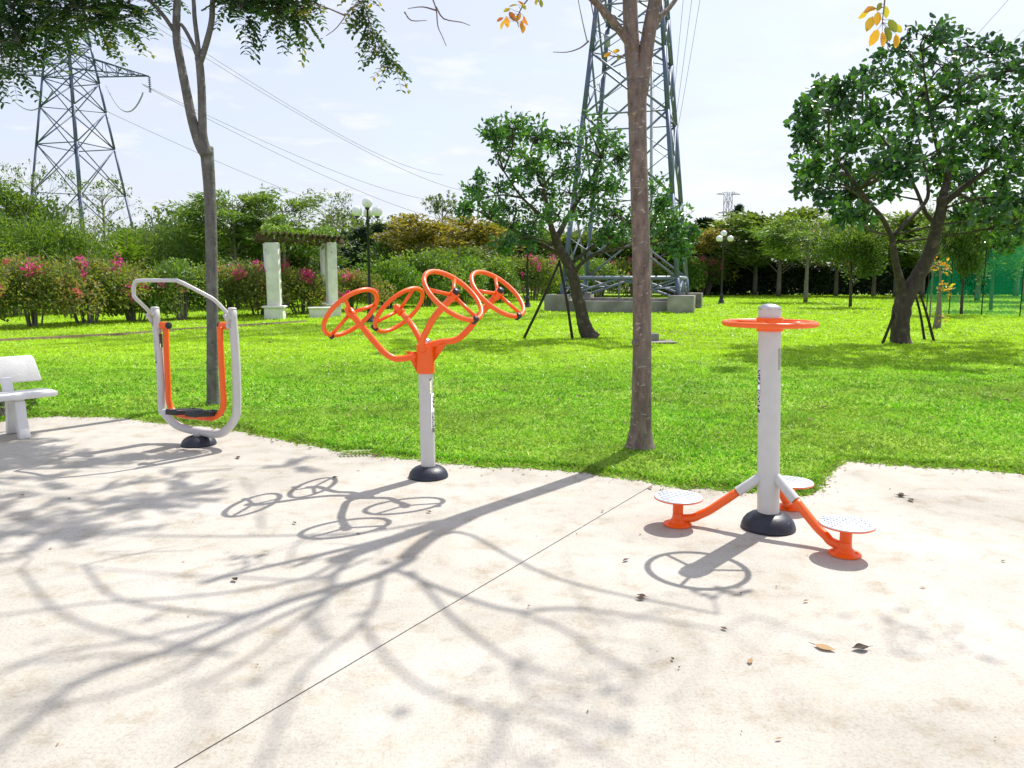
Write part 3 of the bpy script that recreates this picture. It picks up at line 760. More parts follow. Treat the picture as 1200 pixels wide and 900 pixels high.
m2 = MB(); pz = P(232, 505.5, 7.05)[2]
fd = unit((BR - BL) * [1, 1, 0]); fn = np.array([fd[1], -fd[0], 0.])
sheet(m2, [C + fd * -.10 + [0, 0, pz - .02], C + fd * .10 + [0, 0, pz - .02], C + fd * .045 + [0, 0, .10], C - fd * .045 + [0, 0, .10]], .01, fn)
m2.build('gusset', M['grey_paint'], aw)
dome(C, .158, .088, .046, aw, ang=.1)
for s_, t_ in ((-1, TL), (1, TR)):      # triangular handle brackets
    zz = t_[2]
    m2 = MB(); hd = fn * -1 if False else fn
    o_ = t_ * [1, 1, 0]
    sheet(m2, [o_ + fn * .035 + [0, 0, zz - .03], o_ + fn * .12 + [0, 0, zz - .05], o_ + fn * .035 + [0, 0, zz - .17]], .008, fd)
    m2.build('handle_bracket', M['grey_paint'], aw)
mb = MB()
hp = [TL * [1, 1, 1] + fn * .03 + [0, 0, -.07], P(172, 362, 7.05), P(158.5, 349, 6.9), P(156.8, 345, 6.89), P(156.8, 336, 6.88), P(158.5, 330.5, 6.87), P(162, 329, 6.86),
      P(175, 328.6, 6.82), P(204, 328.6, 6.68), P(209, 329.6, 6.67), P(216, 332.5, 6.67), P(240, 345, 6.72), P(249, 350, 6.74), P(256, 356, 6.77), P(266, 367, 6.81), TR + fn * .03 + [0, 0, -.09]]
tube(mb, hp, .0175, seg=12, k=4); mb.build('handle_bar', M['grey_paint'], aw, smooth=True)
# bearings and swing arms
for s_, (pu, pv, yy), lo in (('l', (189.5, 380.5, YL), None), ('r', (264.5, 382.5, YR), None)):
    pc = P(pu, pv, yy); isl = s_ == 'l'; d = fd if isl else -fd
    post_c = (P(183.3, 381, YL) if isl else P(273.6, 382, YR))
    m2 = MB(); lathe(m2, post_c, [(.030, 0), (.030, .062)], 20, d); m2.build('bearing_stub', M['grey_paint'], aw, smooth=True).modifiers.new('e', 'EDGE_SPLIT')
    q0 = post_c + d * .063
    m2 = MB(); lathe(m2, q0, [(.034, 0), (.035, .003), (.035, .075), (.033, .08)], 24, d); sw = m2.build('swing_arm_sleeve', M['orange'], aw, smooth=True)
    m2 = MB(); lathe(m2, q0 + d * .08, [(.031, 0), (.033, .003), (.033, .018), (.028, .023)], 24, d); m2.build('end_cap', M['black_plastic'], aw, smooth=True)
    q = q0 + d * (.045)
    if isl: pth = [P(194, 381, YL), P(194.8, 400, YL), P(196, 430, YL - .01), P(197.2, 458, YL - .01), P(198, 470, YL - .02), P(200.5, 478, YL - .02), P(206, 484, YL - .04), P(214, 487, YL - .08), P(224, 488, YL - .12), P(232, 488, YL - .18)]
    else: pth = [P(257.5, 383, YR), P(258.3, 400, YR), P(259.8, 430, YR), P(261.5, 458, YR), P(262, 470, YR), P(260.5, 480, YR), P(255, 487, YR), P(247, 490, YR + .03), P(239, 489.5, YR + .08), P(232, 489, YR + .12)]
    m2 = MB(); tube(m2, pth, .0265, seg=16, k=5); m2.build('swing_arm', M['orange'], aw, smooth=True)
    # pedal: long ribbed black tray, its length along the walking direction
    wd, ln = .125, .31
    pcn = (P(216.5, 483.3, 7.04) if isl else P(240, 485.5, 6.82))
    fq = unit(fn + np.array([0, 0, .12])); Xm = np.array([fd, fq, np.cross(fd, fq) * np.sign(np.cross(fd, fq)[2])])
    m2 = MB(); box(m2, pcn, (wd, ln, .028), X=Xm); pd = m2.build('pedal', M['black_plastic'], aw, bevel=.006)
    m2 = MB()
    for w_, e_ in (((wd + .012, .016, .05), fq * ln / 2), ((wd + .012, .016, .05), -fq * ln / 2), ((.012, ln, .046), fd * (wd / 2)), ((.012, ln, .046), -fd * (wd / 2))):
        box(m2, pcn + e_ + [0, 0, .008], w_, X=Xm)
    m2.build('pedal_rim', M['black_plastic'], aw, bevel=.005).parent = pd
    m2 = MB()
    for q_ in np.linspace(-.13, .13, 9): box(m2, pcn + fq * q_ + [0, 0, .0165], (wd - .03, .010, .006), X=Xm)
    m2.build('pedal_ribs', M['black_plastic'], aw).parent = pd
sc_ = P(186.3, 408, YL)
sticker(sc_ * [1, 1, 0], .038, math.radians(222), P(0, 392, YL)[2], .27, aw, wid=.036)
curved_patch(sc_ * [1, 1, 0], .038, math.radians(-25), .5, P(0, 407, YL)[2], P(0, 391, YL)[2], M['olive_label'], 'metal_plate', aw)

# ---------------------------------------------------------------- concrete bench
be = G(20, 511); Ld = unit(np.array([.66, .75, 0])); Fd = np.array([Ld[1], -Ld[0], 0.])
bc = be - Ld * .35
bn = thing('park_bench', 'white painted concrete bench with slab backrest at the pavement edge', 'bench', (bc[0], bc[1], 0))
Xb = np.array([Ld, Fd, [0, 0, 1]])
seat_end = P(66, 466.5, be[1] + .22)
SC = bc + [0, 0, .405]
m2 = MB()
sheet(m2, [SC + Ld * a + Fd * b for a, b in ((-.72, -.17), (.665, -.17), (.70, -.13), (.70, .15), (.665, .19), (-.72, .19))], .05, (0, 0, 1))
m2.build('seat', M['bench'], bn, bevel=.012)
m2 = MB(); up = unit(np.array([0, 0, 1.]) - Fd * .22); bk = bc - Fd * .235
sheet(m2, [bk + Ld * a + [0, 0, 0] + up * b for a, b in ((-.64, .50), (.71, .50), (.67, .74), (.64, .77), (-.60, .77), (-.64, .73))], .045, np.cross(Ld, up))
m2.build('backrest', M['bench'], bn, bevel=.010)
for a in (-.36, .36):
    c0 = bc + Ld * a
    m2 = MB(); sheet(m2, [c0 - Fd * .14 + [0, 0, .36], c0 - Fd * .205 + [0, 0, .36], c0 - Fd * .25 + [0, 0, .56], c0 - Fd * .20 + [0, 0, .56]], .09, Ld)
    m2.build('back_support', M['bench'], bn, bevel=.008)
    m2 = MB(); sheet(m2, [c0 + Fd * .15 + [0, 0, .378], c0 - Fd * .15 + [0, 0, .378], c0 - Fd * .12 + [0, 0, .335], c0 - Fd * .04 + [0, 0, .305], c0 + Fd * .04 + [0, 0, .305], c0 + Fd * .12 + [0, 0, .335]], .085, Ld)
    m2.build('support_head', M['bench'], bn, bevel=.006)
    for s_ in (-1, 1):
        m2 = MB(); sheet(m2, [c0 + Fd * s_ * .15 + [0, 0, .365], c0 + Fd * s_ * .06 + [0, 0, .34], c0 + Fd * s_ * .085 + [0, 0, .16], c0 + Fd * s_ * .15 + [0, 0, .001], c0 + Fd * s_ * .225 + [0, 0, .001], c0 + Fd * s_ * .215 + [0, 0, .05], c0 + Fd * s_ * .165 + [0, 0, .20]], .095, Ld)
        m2.build('leg', M['bench'], bn, bevel=.010)

# ================================================================== NEAR TREES
def at_shadow(u, v_, z):
    g = G(u, v_); return np.array([g[0] + SUN[0] * z, g[1] + SUN[1] * z, z])


# ---- the street tree between the two machines: trunk seen, crown known from its shadow
tb = P(750, 520, 6.6); tb[2] = 0.02
mt = thing('street_tree', 'tall brown grey trunk with forked sparse crown beside the ring wheel twister', 'tree', tuple(tb))
mb = MB()
tp = [P(750, 535, 6.6), P(750, 518, 6.6), P(751, 498, 6.6), P(752, 450, 6.59), P(752.5, 400, 6.58), P(751.5, 300, 6.55), P(748.5, 200, 6.52), P(747, 140, 6.50), P(746.5, 95, 6.48)]
tube(mb, tp, [.17, .118, .094, .085, .080, .076, .073, .074, .082], seg=20, k=5, wob=.006)
lA = [P(747, 105, 6.48), P(741, 60, 6.48), P(738, 0, 6.45), P(736, -90, 6.40)]
tube(mb, lA, [.07, .062, .058, .054], seg=14, k=4, wob=.015)
lB = [P(750, 110, 6.48), P(757, 60, 6.46), P(768, 0, 6.44), P(790, -80, 6.42)]
tube(mb, lB, [.065, .058, .052, .048], seg=14, k=4, wob=.015)
lC = [P(744, 60, 6.46), P(730, 40, 6.40), P(712, 18, 6.3), P(690, -6, 6.2), P(640, -60, 6.0)]
tube(mb, lC, [.040, .034, .030, .027, .018], seg=12, k=4, wob=.01)
lD = [P(760, 42, 6.44), P(775, 18, 6.5), P(790, 2, 6.6), P(830, -60, 6.8)]
tube(mb, lD, [.03, .022, .018, .012], seg=10, k=4)
for (u, v_, y, r) in ((744, 132, 6.42, .03), (754, 98, 6.42, .028), (745, 250, 6.47, .02), (757, 345, 6.48, .018), (746, 402, 6.5, .02)):
    q = P(u, v_, y); tube(mb, [q + [0, .05, 0], q, q + [0, -.012, -.004]], [r * 1.8, r * 1.2, r * .5], seg=8, k=2)
main_nodes = [lA[-1], lB[-1], lC[-1], lD[-1]]
SH = [  # shadow polylines: (pixels), z start, z end, radius start, end
    ([(560, 601), (530, 611), (500, 622), (465, 632), (430, 642), (395, 672), (383, 700), (362, 722), (378, 752)], 3.6, 6.2, .040, .010, lA),
    ([(545, 610), (520, 628), (480, 660), (435, 677), (380, 692), (300, 720), (200, 760), (100, 797), (50, 835), (0, 875), (-70, 930)], 3.7, 7.4, .044, .008, lB),
    ([(560, 603), (500, 612), (425, 625), (340, 628), (250, 629), (170, 628), (125, 627)], 4.0, 6.9, .020, .006, None),
    ([(430, 642), (395, 660), (350, 680), (240, 697), (110, 708), (15, 717), (-60, 722)], 4.7, 7.2, .022, .006, None),
    ([(430, 655), (370, 677), (280, 676), (172, 672), (60, 660)], 4.8, 6.8, .014, .005, None),
    ([(420, 682), (330, 722), (260, 755), (200, 767), (110, 768), (0, 782)], 5.0, 7.0, .020, .006, None),
    ([(380, 690), (280, 722), (150, 752), (60, 765), (0, 790)], 5.2, 7.0, .018, .006, None),
    ([(380, 700), (330, 745), (260, 790), (225, 805), (240, 845)], 5.4, 7.0, .014, .005, None),
    ([(262, 755), (180, 800), (90, 822), (0, 830)], 6.0, 7.4, .014, .006, None),
    ([(465, 668), (535, 695), (600, 716), (650, 714), (700, 716), (760, 723), (800, 730), (850, 740)], 4.4, 6.8, .020, .007, None),
    ([(600, 716), (660, 737), (700, 760), (740, 785), (757, 792)], 5.2, 6.4, .013, .006, None),
    ([(480, 670), (530, 720), (580, 765), (600, 775), (650, 790), (710, 800)], 4.6, 6.5, .016, .006, None),
    ([(445, 677), (440, 710), (410, 742), (360, 780), (335, 830), (320, 875), (300, 930)], 4.6, 7.0, .016, .006, None),
    ([(425, 730), (445, 765), (500, 810), (585, 836), (578, 885), (540, 940)], 5.2, 7.0, .014, .006, None),
    ([(340, 662), (345, 640), (365, 628), (395, 626)], 5.2, 5.6, .009, .005, None),
    ([(300, 605), (310, 620), (300, 590), (285, 560)], 6.2, 6.6, .007, .005, None),
    ([(585, 836), (640, 850), (700, 880), (760, 930)], 6.4, 7.2, .011, .006, None),
    ([(600, 775), (610, 800), (640, 830), (720, 850)], 6.0, 6.8, .010, .005, None),
    ([(850, 740), (880, 722), (915, 728)], 6.8, 7.0, .007, .004, None),
]
twig_nodes = []
for pts, za, zb, ra, rb, lim in SH:
    n = len(pts); zz = np.linspace(za, zb, n)
    q = [at_shadow(u, v_, z) for (u, v_), z in zip(pts, zz)]
    q = np.array(q) + rng.standard_normal((n, 3)) * .008
    if lim is not None: q = np.vstack([lim[-1][None] * .5 + q[2][None] * .5, q[3:]]); q = np.vstack([lim[-1][None], q])
    r = np.linspace(ra * .92, rb * 1.25, len(q))
    tube(mb, q, r, seg=8, k=4)
    Q, R = resample(q, r, 4)
    for k in range(len(Q) // 3, len(Q) - 1):
        if rng.random() < .42:
            d = unit(Q[min(k + 1, len(Q) - 1)] - Q[k]); e = unit(d + rvec(1)[0] * .75); ln = .25 + .55 * rng.random()
            e1 = Q[k] + e * ln * .5; e2 = Q[k] + unit(e + rvec(1)[0] * .35) * ln
            if e2[2] < H + .44 * e2[1] + .2: continue
            tube(mb, [Q[k], e1, e2], [max(.004, R[k] * .45), .004, .0025], seg=5, k=2, cap=False)
            twig_nodes.append((Q[k], e1, e2))

lf = MB(); tw2 = mb
# sparse leaf bunches that drop the soft blotches on the slab
for (u, v_, z, n) in [(1035, 722, 6.2, 16), (1075, 742, 6.2, 34), (1050, 745, 6.3, 10), (750, 793, 6.4, 20), (612, 795, 6.6, 30), (380, 752, 6.2, 16), (135, 626, 6.9, 18), (650, 797, 6.5, 12), (275, 602, 6.5, 8), (640, 905, 6.8, 26), (780, 715, 6.6, 5), (660, 640, 6.4, 4), (1130, 760, 6.5, 6)]:
    q = at_shadow(u, v_, z); p = q + in_ball(n, .6) * [.26, .22, .20]
    near = min(twig_nodes, key=lambda t: np.linalg.norm(t[2] - q))[2]
    tube(tw2, [near, (near + q) / 2 + [0, 0, .08], q], [.007, .005, .003], seg=5, k=3, cap=False)
    leaves(lf, p[::2], rvec(len(p[::2])) + [0, 0, -.4], .065 * (.7 + .6 * rng.random(len(p[::2]))), .5, T_OVAL, rnd=rng.random(len(p[::2])) * .5, flat=.5)
for a, b, c in twig_nodes[::9]:
    n = 2; leaves(lf, c + rvec(n) * .05, rvec(n) + [0, 0, -.5], .07 + .02 * rng.random(n), .5, T_OVAL)


def sprig(parent_pts, leaves_px, Y, size, tone=(0, 1), tip=None):
    """hanging twig whose leaves stand at measured places"""
    pts = [P(u, v_, Y) for u, v_ in parent_pts]
    tube(tw2, pts, [.007, .003], seg=6, k=4, cap=False)
    A = np.array(resample(pts, [1], 5)[0])
    for (u, v_, ang, sz) in leaves_px:
        q = P(u, v_, Y + rng.uniform(-.08, .08)); s_ = sz / 900 * Y
        d = np.array([math.cos(ang), rng.uniform(-.35, .35), math.sin(ang)])
        base = q - unit(d) * s_ * .5
        near = A[np.linalg.norm(A - base, axis=1).argmin()]
        tube(tw2, [near, (near + base) / 2 - [0, 0, .006], base], [.0022, .0012], seg=4, k=2, cap=False)
        leaves(lf, base[None], d[None], s_, .52, T_OVAL, up=np.array([0, -2.2, .3]), rnd=rng.uniform(*tone, 1), flat=.2)


sprig([(640, -40), (622, -6), (612, 8), (606, 22), (608, 32)], [(594, 12, 3.6, 9), (602, 7, 3.3, 11), (611, 5, 5.6, 10), (586, 23, 3.5, 9), (589, 29, 4.3, 11), (594, 26, 4.9, 12), (600, 19, 5.2, 13), (607, 21, 4.2, 12), (612, 29, 4.5, 11), (616, 24, 5.2, 12), (613, 34, 4.6, 11), (614, 8, 5.4, 8)], 6.0, 1, (.3, 1))
sprig([(633, -30), (632, -8), (631, 2)], [(629, 2, 4.5, 9), (634, 4, 4.9, 9)], 6.0, 1, (.1, .5))
sprig([(1060, -60), (1040, -12), (1036, 8), (1034, 26)], [(1012, 16, 3.9, 15), (1020, 12, 3.5, 18), (1019, 28, 4.3, 19), (1028, 22, 4.6, 16), (1024, 44, 4.3, 20), (1034, 46, 4.7, 17), (1040, 40, 5.0, 18), (1046, 30, 5.2, 17), (1050, 48, 4.8, 15), (1052, 33, 5.6, 14), (1038, 14, 5.0, 14), (1030, 8, 4.2, 12)], 5.4, 1, (.0, .95))
sprig([(738, 66), (722, 66), (712, 72)], [(722, 60, .3, 9), (712, 64, .4, 9), (724, 68, 4.6, 8)], 6.35, 1, (.2, .7))
# thin bare twigs hanging into the sky
for pl in ([(500, -40), (504, -10), (511, 10), (513, 30), (518, 42), (523, 54)], [(511, 8), (520, 22), (540, 26), (551, 30)], [(511, 12), (495, 8), (478, 10)],
           [(460, -60), (430, -5), (410, 12), (395, 32), (382, 42)], [(404, 18), (380, 8), (360, 4)], [(690, 48), (680, 56), (665, 61), (648, 61)], [(686, -30), (692, 0), (700, 44)], [(474, 14), (482, 24), (500, 24)]):
    tube(tw2, [P(u, v_, 6.1) for u, v_ in pl], [.007, .0025], seg=5, k=3, cap=False)
# twigs need their limb: run carriers back up to the crown
for q, b in ((P(500, -40, 6.1), twig_nodes[3][2]), (P(460, -60, 6.1), twig_nodes[10][2]), (P(640, -40, 6.0), lC[-1]), (P(633, -30, 6.0), lC[-1]), (P(686, -30, 6.1), lC[-2]), (P(1060, -60, 5.4), lD[-1])):
    tube(tw2, [q, (q + b) / 2 + [0, 0, .25], b], [.008, .012, .015], seg=6, k=4, cap=False)
tw2.build('trunk', M['bark_main'], mt, smooth=True)
lf.build('foliage', M['leaf_autumn'], mt)

# ---- second street tree with feathery leaves, behind the air walker
tb = P(250, 474, 9.2); tb[2] = 0.02
lt = thing('street_tree', 'slim dark grey trunk forking twice, feathery foliage, behind the air walker', 'tree', tuple(tb))
mb = MB()
tube(mb, [P(250, 482, 9.2), P(250, 470, 9.2), P(249, 440, 9.2), P(249, 380, 9.2), P(248, 300, 9.2), P(246, 230, 9.2), P(243, 185, 9.2), P(242, 172, 9.2)], [.10, .078, .068, .066, .066, .066, .074, .075], seg=16, k=4, wob=.006)
for pl, rr in (([(241, 182), (233, 167), (224, 135), (217, 100), (211, 70), (207, 45), (207, 15), (208, -30), (195, -110)], [.062, .058, .054, .050, .046, .044, .042, .038, .03]),
               ([(244, 182), (238, 160), (237, 130), (236, 100), (234, 76), (233, 67)], [.055, .050, .046, .045, .044, .046]),
               ([(234, 72), (231, 45), (228, 20), (226, -10), (215, -120)], [.03, .026, .024, .022, .012]),
               ([(235, 72), (242, 50), (248, 25), (250, -5), (262, -100)], [.036, .034, .032, .030, .02]),
               ([(232, 68), (225, 50), (217, 35), (212, 28)], [.026, .022, .02, .018]),
               ([(206, 40), (200, 30), (188, 14), (172, -2), (130, -30), (60, -40), (0, -30)], [.026, .024, .022, .020, .016, .012, .008]),
               ([(213, -40), (260, -60), (330, -50), (400, -40), (455, -25)], [.028, .022, .016, .012, .007])):
    tube(mb, [P(u, v_, 9.15 + .0 * k) for k, (u, v_) in enumerate(pl)], rr, seg=12, k=4, wob=.012)
pin = MB(); ptw = mb


def pinnate(base, d, ln, lfs, n=7, tone=None):
    d = unit(d); side = unit(np.cross(d, [0, 0, 1.]) + rvec(1)[0] * .3)
    t = np.linspace(.18, 1, n)[:, None]
    ax = base + d * ln * t + np.array([0, 0, -1.]) * (ln * .22) * t ** 2
    tube(ptw, [base, ax[n // 2], ax[-1]], [.0028, .0015], seg=3, k=2, cap=False)
    tn = rng.random() if tone is None else tone
    for s_ in (-1, 1):
        dd = side * s_ + d * .5 + np.array([0, 0, -.15])
        leaves(pin, ax, np.repeat(dd[None], n, 0) + rng.standard_normal((n, 3)) * .15, lfs * (.85 + .3 * rng.random(n)), 0.52, T_OVAL, rnd=np.clip(tn + rng.uniform(-.15, .15, n), 0, 1), flat=.75)


def pin_clump(c, r, k, tone=.5, node=None, ln=.34, lfs=.075):
    c = np.array(c)
    if node is not None:
        tube(ptw, [node, (node + c) / 2 + [0, 0, .1], c], [.012, .008, .005], seg=5, k=3, cap=False)
    for _ in range(k):
        e = c + in_ball(1, .5)[0] * r
        tube(ptw, [c, (c + e) / 2 + [0, 0, .04], e], [.005, .003], seg=4, k=2, cap=False)
        for m_ in range(3):
            pinnate(c + (e - c) * (.5 + .25 * m_), (e - c) + rvec(1)[0] * np.linalg.norm(r) * .7 + [0, 0, .05], ln * (.7 + .5 * rng.random()), lfs, 7, np.clip(tone + rng.uniform(-.35, .3), 0, 1))


left_nodes = [P(172, -2, 9.15), P(130, -30, 9.15), P(60, -40, 9.15), P(208, -30, 9.15), P(262, -100, 9.15), P(330, -50, 9.15), P(400, -40, 9.15), P(455, -25, 9.15), P(0, -30, 9.15)]


def nn(q): return min(left_nodes, key=lambda a: np.linalg.norm(a - q))


for u, v_, y, r, k, tn in [(15, 10, 9.0, .38, 7, .3), (55, 0, 9.2, .40, 8, .5), (90, 10, 9.0, .36, 7, .6), (118, 22, 9.3, .30, 6, .5), (22, 48, 8.8, .26, 5, .2), (2, 66, 8.9, .22, 4, .2), (58, 32, 9.4, .30, 5, .4), (150, 5, 9.2, .22, 4, .4), (135, 22, 9.0, .22, 4, .6), (0, 40, 9.1, .35, 6, .3), (45, -40, 9.0, .5, 7, .4), (120, -40, 9.2, .5, 7, .4),
                        (187, -14, 9.1, .2, 3, .3), (266, 2, 9.2, .18, 4, .2), (280, 12, 9.1, .16, 4, .2), (300, -8, 9.2, .26, 6, .3), (318, 10, 9.0, .22, 5, .3), (336, -6, 9.1, .28, 6, .6), (348, 8, 8.9, .16, 4, .6), (364, -2, 9.0, .16, 3, .3), (330, -50, 9.2, .4, 6, .4)]:
    c = P(u, v_, y); pin_clump(c, r, int(k * 2.1), tn, nn(c))
# the long hanging spray
sp_pts = [P(u, v_, 8.7) for u, v_ in [(418, -30), (425, 0), (432, 22), (440, 45), (452, 65), (470, 80)]]
tube(ptw, [nn(sp_pts[0])] + sp_pts, [.01, .008, .007, .006, .005, .004, .003], seg=5, k=3, cap=False)
SQ, _ = resample(sp_pts, [1], 7)
for q in SQ[:-3]:
    for _ in range(2): pinnate(q, np.array([rng.uniform(-1, 1), rng.uniform(-.6, .6), -.5]), .19 + .08 * rng.random(), .062, 5, rng.uniform(.25, 1))
pinnate(SQ[-6], SQ[-1] - SQ[-6], .26, .05, 7, .4)
# foliage above the picture, whose dappled shade falls on the slab by the bench
for (u, v_, z, k, r) in [(60, 545, 5.6, 7, .5), (110, 535, 5.8, 6, .45), (100, 582, 6.0, 8, .5), (150, 590, 6.1, 7, .45), (200, 580, 6.3, 6, .4), (30, 600, 6.2, 5, .4), (45, 624, 6.4, 8, .45), (75, 622, 6.4, 5, .35), (20, 560, 5.8, 5, .4), (95, 512, 5.6, 6, .5), (180, 560, 6.0, 4, .35), (135, 626, 6.6, 3, .2), (30, 515, 5.4, 6, .45), (-50, 560, 6, 9, .6), (-60, 610, 6.3, 8, .6), (150, 500, 5.2, 4, .35), (350, 545, 6.2, 2, .25), (15, 640, 6.4, 3, .3)]:
    q = at_shadow(u, v_, z)
    if q[2] < H + .40 * q[1] + .45: q[2] = H + .40 * q[1] + .45
    pin_clump(q, np.array([r * 1.4, r * .8, r * .3]), max(2, int(k * .72)), .4, P(262, -100, 9.15), .3, .07)
mb.build('trunk', M['bark_left'], lt, smooth=True)
pin.build('crown', M['leaf_pinnate'], lt)


# ================================================================== LAWN TREES (middle distance)
def lawn_tree(name, label, Yb, trunk, limbs, clumps, leafmat, bark, leaf, per_twig, twigs, group=None, jy=1.0, **kw):
    tbase = P(trunk[0][0], trunk[0][1], Yb); tbase[2] = 0.02
    root = thing(name, label, 'tree', tuple(tbase), group)
    wood = MB(); fol = MB()
    tube(wood, [P(u, v_, Yb) for u, v_, r in trunk], [r for u, v_, r in trunk], seg=14, k=4, wob=.035)
    nodes = [P(u, v_, Yb) for u, v_, r in trunk[-2:]]
    for L_ in limbs:
        q = [P(u, v_, Yb + dy) for u, v_, dy, r in L_]
        tube(wood, q, [a[3] for a in L_], seg=9, k=4, wob=.03); nodes += list(resample(q, [1], 2)[0])[2:]
    cl = []
    for u, v_, ru, rv in clumps:
        dy = rng.uniform(-1, 1) * jy
        c = P(u, v_, Yb + dy); s_ = (Yb + dy) / 900
        cl.append((c, (ru * 1.25 * s_, (ru + rv) / 2 * s_ * 1.5, rv * 1.5 * s_)))
    grow_crown(wood, fol, cl, nodes, leaf, per_twig, twigs, **kw)
    wood.build('trunk', M[bark], root, smooth=True)
    fol.build('crown', M[leafmat], root)
    return root


lawn_tree('broadleaf_tree', 'leaning dark trunk with spreading glossy crown, propped by two stakes before the pylon base', 19.3,
          [(694, 399, .26), (689, 392, .20), (684, 378, .17), (680, 360, .15), (676, 345, .14), (672, 325, .14), (665, 308, .13), (655, 290, .12), (650, 275, .10)],
          [[(655, 292, 0, .09), (645, 262, -.2, .07), (640, 235, -.3, .05), (630, 205, -.3, .03)], [(662, 300, 0, .07), (630, 285, .3, .05), (600, 268, .5, .035), (575, 258, .5, .02)],
           [(652, 280, 0, .08), (668, 250, .3, .06), (690, 215, .5, .04), (705, 185, .4, .02)], [(672, 322, 0, .06), (682, 308, -.2, .05), (700, 297, -.4, .04), (725, 292, -.5, .03), (755, 285, -.5, .02)],
           [(668, 310, 0, .05), (700, 285, .5, .04), (735, 262, .7, .03), (775, 255, .7, .02)], [(645, 262, -.2, .05), (612, 232, -.5, .03), (590, 200, -.5, .02)]],
          [(578, 157, 20, 12), (600, 148, 20, 11), (628, 158, 20, 14), (655, 166, 22, 14), (690, 152, 22, 14), (712, 160, 16, 14), (590, 172, 20, 12), (618, 182, 24, 14),
           (555, 215, 16, 10), (560, 232, 20, 12), (585, 222, 20, 12), (608, 208, 20, 14), (640, 200, 24, 14), (668, 195, 22, 14), (700, 190, 22, 14), (730, 185, 14, 14), (545, 245, 10, 8),
           (575, 248, 20, 10), (605, 238, 22, 14), (635, 228, 22, 14), (665, 225, 22, 14), (695, 220, 22, 14), (722, 222, 18, 12), (598, 262, 22, 11), (628, 258, 22, 14), (655, 252, 20, 12), (690, 248, 24, 14),
           (720, 250, 22, 14), (745, 262, 20, 14), (770, 258, 20, 14), (790, 262, 18, 14), (780, 280, 20, 14), (805, 275, 14, 12), (750, 282, 22, 10), (715, 275, 22, 10), (620, 280, 20, 9), (775, 238, 12, 10), (765, 218, 12, 10), (800, 295, 12, 8), (590, 285, 14, 8)],
          'leaf_mid', 'bark_dark', .14, 18, 19, aspect=.52, br=.03, twr=.006, jy=1.3, flat=.35)
for nm, lb, pts in (('tree_stake', 'dark slanting timber stake, the longer of two propping the leaning lawn tree', [(613, 396), (655, 308)]), ('tree_stake', 'shorter steep timber stake beside the leaning lawn tree trunk', [(671, 393), (655, 305)])):
    a, b = P(*pts[0], 19.1), P(*pts[1], 19.35); a[2] = 0; mb = MB(); tube(mb, [a, (a + b) / 2 + [.02, 0, .01], b], [.036, .030], seg=8, k=3, wob=.04)
    tag(mb.build(nm, M['stake'], smooth=True, origin=a), lb, 'stake', 'stakes propping the lawn trees')

rc = []
for row in ["1085 42 26 14", "1060 55 24 14", "1110 38 24 12", "1140 52 24 14", "1170 62 22 14", "1040 78 24 14", "1075 75 26 16", "1110 75 28 16", "1150 85 28 16", "1190 80 24 16", "1225 90 26 16",
            "985 100 24 14", "960 105 16 12", "1010 95 24 16", "1045 105 28 16", "1085 105 28 16", "1125 108 28 16", "1165 112 28 16", "1205 112 28 18", "1240 130 26 18",
            "945 130 14 12", "965 135 24 16", "995 128 26 16", "1030 135 28 16", "1070 138 28 16", "1110 140 28 16", "1150 142 28 16", "1190 145 28 18", "1225 165 26 18",
            "940 160 16 14", "965 168 26 16", "1000 165 28 16", "1035 168 28 16", "1075 170 28 16", "1120 172 28 16", "1160 175 28 16", "1200 178 28 18", "950 190 22 14", "980 198 26 14", "1015 198 28 14",
            "1055 198 26 12", "1095 200 26 14", "1135 205 26 14", "1175 208 26 16", "1215 205 26 18", "938 215 14 10", "965 222 22 12", "1000 228 24 13", "1035 225 20 10", "1115 228 20 12", "1150 232 26 14", "1190 235 26 16",
            "985 250 16 10", "1005 255 14 12", "1160 258 22 12", "1195 262 22 14", "1180 285 16 8", "1225 240 24 18", "1128 255 12 9"]:
    rc.append(tuple(float(q) for q in row.split()))
lawn_tree('broadleaf_tree', 'large dark crowned tree with thick bent trunk beyond the twister', 17.8,
          [(1056, 408, .30), (1055, 398, .22), (1055, 380, .20), (1057, 362, .21), (1063, 345, .20), (1072, 330, .17), (1083, 310, .15), (1092, 288, .14), (1098, 265, .13), (1103, 245, .12), (1104, 230, .11)],
          [[(1060, 352, 0, .12), (1055, 330, -.1, .10), (1050, 310, -.2, .08), (1046, 285, -.3, .075), (1045, 276, -.3, .07)], [(1046, 280, -.3, .06), (1034, 256, -.5, .055), (1018, 238, -.7, .05), (995, 205, -.8, .035), (970, 175, -.9, .02)],
           [(1046, 278, -.3, .055), (1060, 262, -.2, .05), (1078, 245, 0, .045), (1088, 225, .2, .04), (1080, 180, .4, .025), (1070, 130, .4, .015)], [(1098, 262, 0, .07), (1085, 250, .1, .05), (1070, 215, .3, .035), (1040, 170, .4, .02), (1010, 130, .3, .012)],
           [(1104, 235, 0, .10), (1112, 200, .2, .07), (1120, 150, .4, .05), (1125, 100, .3, .03), (1115, 60, .2, .015)], [(1104, 240, 0, .08), (1135, 215, -.2, .06), (1170, 190, -.3, .04), (1210, 165, -.2, .025)],
           [(1110, 210, .1, .05), (1095, 160, -.3, .04), (1085, 100, -.4, .025), (1080, 60, -.4, .012)], [(1120, 225, 0, .04), (1150, 240, .4, .03), (1185, 262, .6, .015)]],
          rc, 'leaf_dark', 'bark_dark', .155, 16, 16, aspect=.58, br=.028, twr=.007, jy=2.7, flat=.3, tmpl=T_OVAL, thin_above=6.2)
